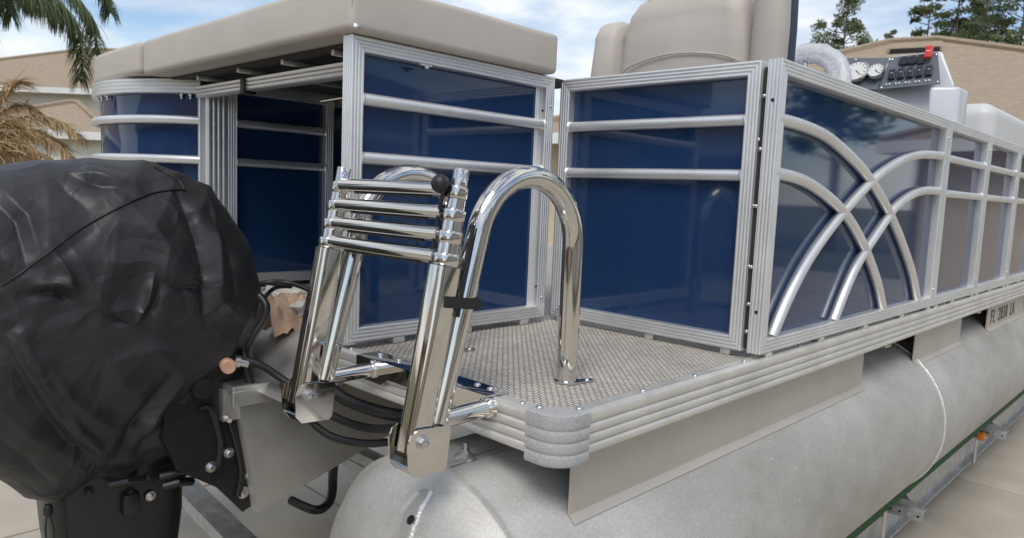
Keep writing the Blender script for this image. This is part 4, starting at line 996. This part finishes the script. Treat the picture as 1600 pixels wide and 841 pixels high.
for y in SB:
    mb = MB(); mb.prism([(XP+.0, y, -.765), (XP+.0, y+.045, -.765), (XP+.0, y+.045, -.759), (XP+.0, y+.006, -.759), (XP+.0, y+.006, -.729), (XP+.0, y, -.729)], (-XP+.0-.03, 0, 0)); obj('cross_arm', mb, GALV, tr_, 20)
    for sgn, x in ((1, -.10),):
        mb = MB(); mb.prism([(x-.015, y+.05, -.765), (x+.055, y+.05, -.765), (x+.0, y+.05, -.700), (x-.015, y+.05, -.700)], (0, .006, 0)); br_ = obj('bunk_bracket', mb, GALV, tr_, 20)
        mb = MB(); mb.box((-.14, y-.010, -.795), (.0, y-.004, -.755), .001); ar = obj('bracket_arm', mb, GALV, br_)
        mb = MB(); mb.box((-.14, y-.004, -.7585), (.0, y+.035, -.7525), .001); obj('bracket_flange', mb, GALV, br_)
        for k in range(4):
            mb = MB(); mb.lathe((-.11+.031*k, y-.0104, -.776), (0, -1, 0), [(.0048, -.0002), (.0048, .0006)], 10); obj('bolt_hole', mb, HOLE, br_)
        bolt('bolt', (-.048, y-.010, -.776), (0, -1, 0), .0085, br_, STEEL, .008)
        for dy in (-.045, -.025):
            mb = MB(); mb.tube([(-.120, y+dy, -.940), (-.120, y+dy, -.76)], .0045, 8); obj('u_bolt', mb, STEEL, br_)
q = PX(1525, 690, -.09); mb = MB(); mb.box((-.115, 3.43, -.81), (-.08, 3.47, -.772), .006); obj('marker_light', mb, AMBER, tr_)
# rear cross beam, tongue side plates and the guide hoop seen below the motor
mb = MB(); mb.box((XP+.12, .93, -.885), (-.13, 1.0, -.80), .004); obj('axle_beam', mb, GALV, tr_)
for y in (2.6, 3.5):
    for x in (-.62, XP+.50):
        mb = MB(); mb.lathe((x-.06, y, G+.265), (1, 0, 0), [(.14, 0), (.20, .0), (.255, .012), (.262, .03), (.262, .15), (.255, .168), (.20, .18), (.14, .18)], 40); wl = obj('tyre', mb, RUBBER, tr_)
        mb = MB(); mb.lathe((x-.052, y, G+.265), (1, 0, 0), [(.05, .0), (.145, .01), (.15, .02), (.15, .15), (.145, .165), (.05, .150)], 24); obj('rim', mb, GALV, wl)
mb = MB(); mb.tube(smooth([PZ(455, 782, -.80), PZ(492, 797, -.80), PZ(512, 792, -.80)+Vector((0, 0, .01)), PZ(519, 770, -.74), PZ(520, 745, -.66), PZ(522, 720, -.56)], 6), .016, 10); obj('guide_hoop', mb, BLACKM, tr_)
for a, b in (((300, 770), (400, 900)), ((330, 755), (300, 770))):
    pass
mb = MB(); p0, p1_ = PZ(300, 765, -.86), PZ(385, 850, -.86); d_ = (p1_-p0); sdv = d_.cross(Vector((0, 0, 1))).normalized()*.045
mb.prism([p0-d_*.4-sdv, p1_+d_*1.2-sdv, p1_+d_*1.2+sdv, p0-d_*.4+sdv], (0, 0, -.05)); obj('frame_plate', mb, GALV, tr_)
mb = MB(); p0, p1_ = PZ(300, 740, -.87), PZ(360, 725, -.87); mb.tube([p0+(p0-p1_)*2, p1_+(p1_-p0)*6], .022, 4); obj('cross_tube', mb, GALV, tr_)

# ------------------------------------------------------------------ neighbouring houses
def hip_house(name, label, c, rot, Lx, Wy, eave, pitch, wallm, ov=.45, openings=(), vent=None, roofm=None):
    """c = centre on the ground (boat x, y); openings = (side, offset, width, z0, z1, kind)"""
    t = bpy.data.objects.new(name, None); COL.objects.link(t); t.location = (c[0], c[1], -.03); t.rotation_euler = (0, 0, rot)
    tag(t, label, 'house')
    def part(n_, mb, m, par=None, sharp=30):
        o = bpy.data.objects.new(n_, mb.mesh(n_, m, sharp)); COL.objects.link(o); o.parent = par or t; return o
    hx, hy = Lx/2, Wy/2
    mb = MB(); mb.box((-hx, -hy, 0), (hx, hy, eave)); wl_ = part('wall', mb, wallm)
    ox, oy = hx+ov, hy+ov; rise = oy*pitch; rl = max(.05, ox-oy)
    mb = MB(); z0 = eave-ov*pitch*.0
    vs = [(-ox, -oy, z0), (ox, -oy, z0), (ox, oy, z0), (-ox, oy, z0), (-rl, 0, z0+rise), (rl, 0, z0+rise)]
    mb.add(vs, [(0, 1, 5, 4), (1, 2, 5), (2, 3, 4, 5), (3, 0, 4), (3, 2, 1, 0)]); rf = part('roof', mb, roofm or SHING, None, 5)
    for a, b in (((-ox, -oy), (ox, -oy)), ((ox, -oy), (ox, oy)), ((ox, oy), (-ox, oy)), ((-ox, oy), (-ox, -oy))):
        mb = MB(); d = (Vector(b)-Vector(a)).normalized(); n_ = Vector((d.y, -d.x))
        p = [Vector(a)-d*.0, Vector(b), Vector(b)+n_*.04, Vector(a)+n_*.04]
        mb.prism([(q.x, q.y, z0-.17) for q in p], (0, 0, .175)); part('fascia', mb, FASCIA, rf)
    for k, (s0, s1) in enumerate((((-ox, -oy, z0), (-rl, 0, z0+rise)), ((ox, -oy, z0), (rl, 0, z0+rise)), ((-rl, 0, z0+rise), (rl, 0, z0+rise)))):
        mb = MB(); mb.tube([Vector(s0)+Vector((0, 0, .02)), Vector(s1)+Vector((0, 0, .02))], .07, 6); part('ridge_cap', mb, SHING, rf)
    if vent:
        vx, vd, vl = vent
        mb = MB(); y = -vd; z = z0+rise-vd*pitch
        mb.prism([(vx-vl/2, y-.22, z-.22*pitch+.02), (vx-vl/2, y-.22, z-.22*pitch+.10), (vx-vl/2, y+.20, z+.20*pitch+.10), (vx-vl/2, y+.20, z+.20*pitch)], (vl, 0, 0)); v_ = part('roof_vent', mb, SHING, rf)
        mb = MB(); mb.box((vx-vl/2+.03, y-.232, z-.22*pitch+.0), (vx+vl/2-.03, y-.2205, z-.22*pitch+.085)); part('vent_slot', mb, HOLE, v_)
    for sd_, off, w_, a, b, kind in openings:
        if sd_ == 'S': f0, u_, n_ = Vector((off, -hy, 0)), Vector((1, 0, 0)), Vector((0, -1, 0))
        elif sd_ == 'N': f0, u_, n_ = Vector((off, hy, 0)), Vector((-1, 0, 0)), Vector((0, 1, 0))
        elif sd_ == 'E': f0, u_, n_ = Vector((hx, off, 0)), Vector((0, 1, 0)), Vector((1, 0, 0))
        else: f0, u_, n_ = Vector((-hx, off, 0)), Vector((0, -1, 0)), Vector((-1, 0, 0))
        def slab_(x0, x1, z0_, z1_, d0, d1):
            mb = MB(); q = [f0+u_*x+n_*d0+Vector((0, 0, z)) for x, z in ((x0, z0_), (x1, z0_), (x1, z1_), (x0, z1_))]; mb.prism(q, n_*(d1-d0)); return mb
        if kind == 'window':
            g = part('window', slab_(-w_/2, w_/2, a, b, .005, .02), GLASSW)
            for x0, x1, q0, q1 in ((-w_/2-.06, w_/2+.06, a-.07, a), (-w_/2-.06, w_/2+.06, b, b+.07), (-w_/2-.06, -w_/2, a, b), (w_/2, w_/2+.06, a, b), (-.02, .02, a, b)):
                part('window_frame', slab_(x0, x1, q0, q1, .006, .05), FASCIA, g)
        elif kind == 'garage':
            for k in range(4): part('garage_panel', slab_(-w_/2, w_/2, a+(b-a)*k/4+.01, a+(b-a)*(k+1)/4-.01, .01, .05), GARAGE)
        else:
            part('door', slab_(-w_/2, w_/2, a, b, .01, .05), BRICKB)
    return t
# two-storey house at the left
cl = PD(140, 90, 27.0)
hip_house('house', 'tall cream stucco house with a tan hip roof behind the boat at left', (cl.x+2.7, cl.y+2.5), radians(43), 16.0, 8.6, 4.17, .415, STUCCO, openings=(('S', 5.5, 1.6, 2.9, 4.0, 'window'), ('S', 5.5, 1.6, .8, 2.2, 'window'), ('E', 0, 1.4, 2.8, 4.0, 'window')))
cp_ = PD(116, 180, 18.0)
hip_house('house', 'low cream wing with a small tan hip roof in front of the tall house', (cp_.x, cp_.y), radians(43), 3.4, 3.2, 2.50, .42, STUCCO, ov=.3, openings=(('S', -.6, .9, .9, 2.0, 'window'),))
# one-storey house at the right
crr = CAMP+ray(1428, 62)*14.0
hip_house('house', 'one-storey house at right with a broad brown shingle hip roof', (crr.x, crr.y), radians(15), 10.8, 10.0, 2.55, .405, STUCCO2, openings=(('S', -3.4, 1.5, .9, 2.1, 'window'), ('S', 3.0, 1.5, .9, 2.1, 'window')), vent=(0.05, .75, .85))
# homes behind and beside the photographer: seen mirrored in the panels and the polished ladder
hip_house('house', 'cream house with white garage door across the driveway', (15.5, 4.2), radians(-90), 19.0, 10.5, 2.6, .42, STUCCO, openings=(('S', -3.5, 4.9, .02, 2.2, 'garage'), ('S', 3.0, 1.8, .8, 2.1, 'window'), ('S', 6.0, 1.0, .02, 2.1, 'door')), roofm=SHINGG)
hip_house('house', 'brown walled house behind the photographer', (-1.0, -18.0), radians(180), 18.0, 10.0, 2.7, .42, BRICKB, openings=(('S', -3.5, 4.9, .02, 2.2, 'garage'), ('S', 3.5, 1.8, .8, 2.1, 'window')))

hip_house('house', 'cream house with a tan hip roof off to the left of the photo', (-27.0, -8.5), radians(70), 15.0, 10.0, 2.7, .42, STUCCO, openings=(('S', -3.5, 1.6, .8, 2.1, 'window'), ('S', 2.5, 1.6, .8, 2.1, 'window'), ('E', 0, 1.6, .8, 2.1, 'window')))
# ------------------------------------------------------------------ trees
def tree(name, label, base, h, crown, blobs, leafn, lsize, m, r0=.16, seed=1, group='trees behind the brown roof', flat=.75):
    rnd = random.Random(seed); t = bpy.data.objects.new(name, None); COL.objects.link(t); t.location = (base[0], base[1], -.03); tag(t, label, 'tree', group)
    def part(n_, mb, mm, sharp=60):
        o = bpy.data.objects.new(n_, mb.mesh(n_, mm, sharp, recalc=False)); COL.objects.link(o); o.parent = t; return o
    mb = MB(); lean = Vector((rnd.uniform(-.3, .3), rnd.uniform(-.3, .3), 0))
    mb.tube([Vector((0, 0, 0)), lean*.3+Vector((0, 0, h*.3)), lean*.7+Vector((0, 0, h*.65)), lean+Vector((0, 0, h*.96))], [r0, r0*.8, r0*.5, r0*.12], 10)
    cs = []
    for k in range(blobs):
        f_ = rnd.random()**.8; zz = h*(1-crown[1])+h*crown[1]*f_
        rad = crown[0]*(sin(pi*min(1, .12+f_*.85)))**.6*rnd.uniform(.25, 1.0); a = rnd.uniform(0, 2*pi)
        cs.append(Vector((rad*cos(a)+lean.x, rad*sin(a)+lean.y, zz)))
        st = Vector((lean.x*.7, lean.y*.7, zz-rad*.45)); mid = (st+cs[-1])/2+Vector((0, 0, -.08*rad))
        if st.z > h*.2: mb.tube([st, mid, cs[-1]], [r0*.22, r0*.14, r0*.05], 5)
    part('trunk', mb, BARK)
    vs = []; fs = []
    for c in cs:
        br_ = crown[0]*rnd.uniform(.16, .34); n_ = int(leafn*rnd.uniform(.6, 1.3))
        for _ in range(n_):
            d = Vector((rnd.gauss(0, 1), rnd.gauss(0, 1), rnd.gauss(0, 1)*flat)).normalized()*br_*rnd.random()**.45; d.z *= flat
            p = c+d; ax = Vector((rnd.gauss(0, 1), rnd.gauss(0, 1), rnd.gauss(0, .8))).normalized(); b_ = ax.orthogonal().normalized()
            L_ = lsize*rnd.uniform(.6, 1.4); W_ = L_*.34; o = len(vs)
            vs += [p, p+ax*L_*.5+b_*W_, p+ax*L_, p+ax*L_*.5-b_*W_]; fs.append((o, o+1, o+2, o+3))
    mb = MB(); mb.v = vs; mb.f = fs; part('crown', mb, m, 180)
    return t
def at_px(px, py_top, depth, horizon_h):  # base under a pixel column; height from the top pixel
    p = CAMP+ray(px, py_top)*depth; return (p.x, p.y), p.z+ZD
TR = [ # px, top py, depth, crown radius, crown fraction, blobs, leaves, leaf size, kind
    (1318, -8, 40, 1.75, .50, 44, 221, .12, 'oak', 'slender tree standing alone left of the brown roof peak'),
    (1290, 62, 46, 1.3, .5, 18, 178, .125, 'oak', 'low leafy tree beside the steering wheel'),
    (1356, 62, 48, 1.4, .4, 18, 178, .125, 'oak', 'small round tree just left of the brown roof'),
    (1448, -20, 42, 1.7, .50, 30, 214, .125, 'pine', 'pine with open branches above the left end of the brown roof'),
    (1500, -60, 38, 2.1, .66, 50, 227, .125, 'pine', 'tall pine above the middle of the brown roof'),
    (1552, -70, 42, 2.1, .70, 54, 227, .125, 'pine', 'broad pine second from the right edge'),
    (1606, -60, 38, 2.2, .66, 54, 227, .125, 'pine', 'pine cut by the right edge of the photo'),
    (1526, 20, 52, 2.2, .50, 36, 198, .14, 'oak', 'leafy tree between the two tall pines'),
    (1585, 56, 34, 1.5, .45, 26, 198, .12, 'oak', 'low tree showing behind the right slope of the brown roof'),
    (1470, 50, 55, 1.8, .45, 24, 198, .14, 'oak', 'low tree showing above the roof vent'),
    (1394, 50, 62, 1.0, .3, 10, 142, .14, 'oak', 'tiny far tree left of the roof vent')]
for i, (px, py, dp, cr_, cf, nb, nl, ls, kind, lab) in enumerate(TR):
    b_, h_ = at_px(px, py, dp, 0)
    tree('pine_tree' if kind == 'pine' else 'leafy_tree', lab, b_, h_, (cr_, cf), nb, nl, ls, PINE if kind == 'pine' else LEAF, seed=20+i, flat=.55 if kind == 'pine' else .8)
# trees beyond the houses behind the photographer
OUTT = [(26, -3, 9, 'short leafy tree at the near end of the house across the driveway'), (27, 4, 11, 'tall leafy tree behind the middle of the house across the driveway'), (25, 12, 10, 'leafy tree at the far end of the house across the driveway'),
        (9, -27, 10, 'leafy tree behind the garage of the brown house'), (0, -29, 11, 'tall leafy tree behind the brown house'), (-9, -26, 9, 'short leafy tree at the window end of the brown house'),
        (5, 20, 11, 'leafy tree out of frame right of the brown roof'), (9, 25, 13, 'tall leafy tree farther out of frame right'), (14, 22, 12, 'leafy tree past the end of the driveway house'), (19, 27, 13, 'tallest tree past the driveway house'), (12, 33, 13, 'far tree past the end of the driveway'),
        (-30, -2, 9, 'leafy tree beside the cream house at far left'), (-34, -10, 10, 'leafy tree behind the cream house at far left'), (-31, -17, 10, 'leafy tree at the far corner of the cream house')]
for i, (x, y, h_, lab) in enumerate(OUTT):
    tree('leafy_tree', lab, (x, y), h_, (3.0, .68), 36, 90, .36, LEAF, seed=70+i, group='trees around the neighbouring houses')

# ------------------------------------------------------------------ palms
def frond(path, n, llen, droop, m, parent, seed, wid=.022, spread=.7, rr=.012):
    """path: rachis points (world-relative to parent); leaflets on both sides pulled down by droop"""
    rnd = random.Random(seed); P_ = smooth(path, 10); mb = MB(); mb.tube(P_, [rr*(1-.8*i/len(P_)) for i in range(len(P_))], 6)
    for i in range(n):
        f_ = .12+.88*i/(n-1); k = f_*(len(P_)-1); j = min(int(k), len(P_)-2); p = P_[j].lerp(P_[j+1], k-j); t = (P_[j+1]-P_[j]).normalized()
        sd_ = t.cross(Vector((0, 0, 1)))
        if sd_.length < .2: sd_ = Vector((1, 0, 0))
        sd_.normalize(); L_ = llen*(.55+.6*sin(pi*min(1, .15+f_*.8)))*rnd.uniform(.75, 1.15)
        for s_ in (-1, 1):
            d = (sd_*s_*spread+t*rnd.uniform(.25, .7)+Vector((rnd.gauss(0, .18), rnd.gauss(0, .18), rnd.gauss(0, .18)))).normalized(); q = p.copy(); w_ = wid*rnd.uniform(.7, 1.2); vs = []; ns_ = 5
            wv = d.cross(Vector((rnd.gauss(0, .4), rnd.gauss(0, .4), 1))).normalized()
            for a in range(ns_+1):
                ww = w_*(1-(a/ns_)**2)*.5+.0006; vs += [q-wv*ww, q+wv*ww]
                d = (d+Vector((0, 0, -droop*rnd.uniform(.7, 1.3)))).normalized(); q = q+d*L_/ns_
            mb.add(vs, [(2*a, 2*a+1, 2*a+3, 2*a+2) for a in range(ns_)])
    o = bpy.data.objects.new('frond', mb.mesh('frond', m, 180, recalc=False)); COL.objects.link(o); o.parent = parent; return o
def palm(name, label, cpos, fr, m, trunk_r, llen, n, droop, wid, dry=False):
    t = bpy.data.objects.new(name, None); COL.objects.link(t); t.location = (cpos.x, cpos.y, -.03); tag(t, label, 'palm')
    top = cpos.z+ZD+.03
    mb = MB(); k_ = max(6, int(top/.12)); mb.tube([(0.02*sin(i), 0, top*i/k_) for i in range(k_+1)], [trunk_r*(1.0+.10*(i % 2)) for i in range(k_+1)], 14)
    o = bpy.data.objects.new('trunk', mb.mesh('trunk', BARK, 60)); COL.objects.link(o); o.parent = t
    off = Vector((cpos.x, cpos.y, -.03-ZD))
    for i, path in enumerate(fr): frond([Vector(p)-off for p in path], n, llen, droop, m, t, 100+i, wid)
    return t
dpt = 6.2
cpl = PD(-90, -150, dpt+.5)
def fpath(pts, d0): return [cpl]+[PD(a, b, d0+.12*i) for i, (a, b) in enumerate(pts)]
FR = [fpath([(-20, -110), (60, -55), (120, -5), (146, 40), (148, 85)], dpt),
      fpath([(-30, -90), (40, -40), (90, 0), (118, 40), (128, 90), (124, 125)], dpt-.3),
      fpath([(-40, -90), (10, -50), (50, -15), (80, 8), (100, 30)], dpt-.5),
      fpath([(-50, -80), (0, -45), (30, -18), (50, 5)], dpt+.4),
      fpath([(-50, -70), (-20, -35), (5, -10), (18, 25)], dpt-.2),
      fpath([(-60, -70), (-40, -30), (-25, 10), (-18, 60)], dpt+.2),
      fpath([(-20, -130), (70, -95), (130, -50), (165, -10), (172, 20)], dpt+.5),
      fpath([(-100, -60), (-130, 0), (-150, 60), (-155, 120)], dpt)]
palm('palm_tree', 'green feathery palm with fronds hanging into the top left corner', cpl, FR, FROND, .14, .25, 260, .40, .0090)
dd = 5.2; cd_ = PD(-45, 268, dd)
def dpath(pts, d0): return [cd_]+[PD(a, b, d0+.05*i) for i, (a, b) in enumerate(pts)]
DF = [dpath([(-10, 205), (40, 182), (90, 188), (126, 215)], dd), dpath([(-10, 215), (30, 205), (70, 215), (112, 245)], dd-.3),
      dpath([(-20, 190), (10, 150), (22, 130), (30, 128)], dd+.2), dpath([(-20, 200), (10, 172), (40, 165), (66, 178)], dd+.3), dpath([(-20, 230), (20, 225), (60, 238), (95, 262)], dd-.5),
      dpath([(-30, 215), (0, 195), (20, 192), (45, 205)], dd-.2), dpath([(-60, 210), (-80, 180), (-110, 175), (-140, 200)], dd), dpath([(-60, 240), (-90, 230), (-130, 250)], dd-.3),
      dpath([(-20, 240), (10, 238), (35, 250), (60, 275)], dd-.6), dpath([(-30, 235), (0, 215), (30, 222), (55, 250)], dd-.4), dpath([(-25, 225), (15, 210), (60, 205), (100, 225)], dd+.1)]
palm('dry_palm', 'low palm with dry brown fronds beside the motor cover', cd_, DF, DRYFROND, .12, .20, 130, .16, .008)
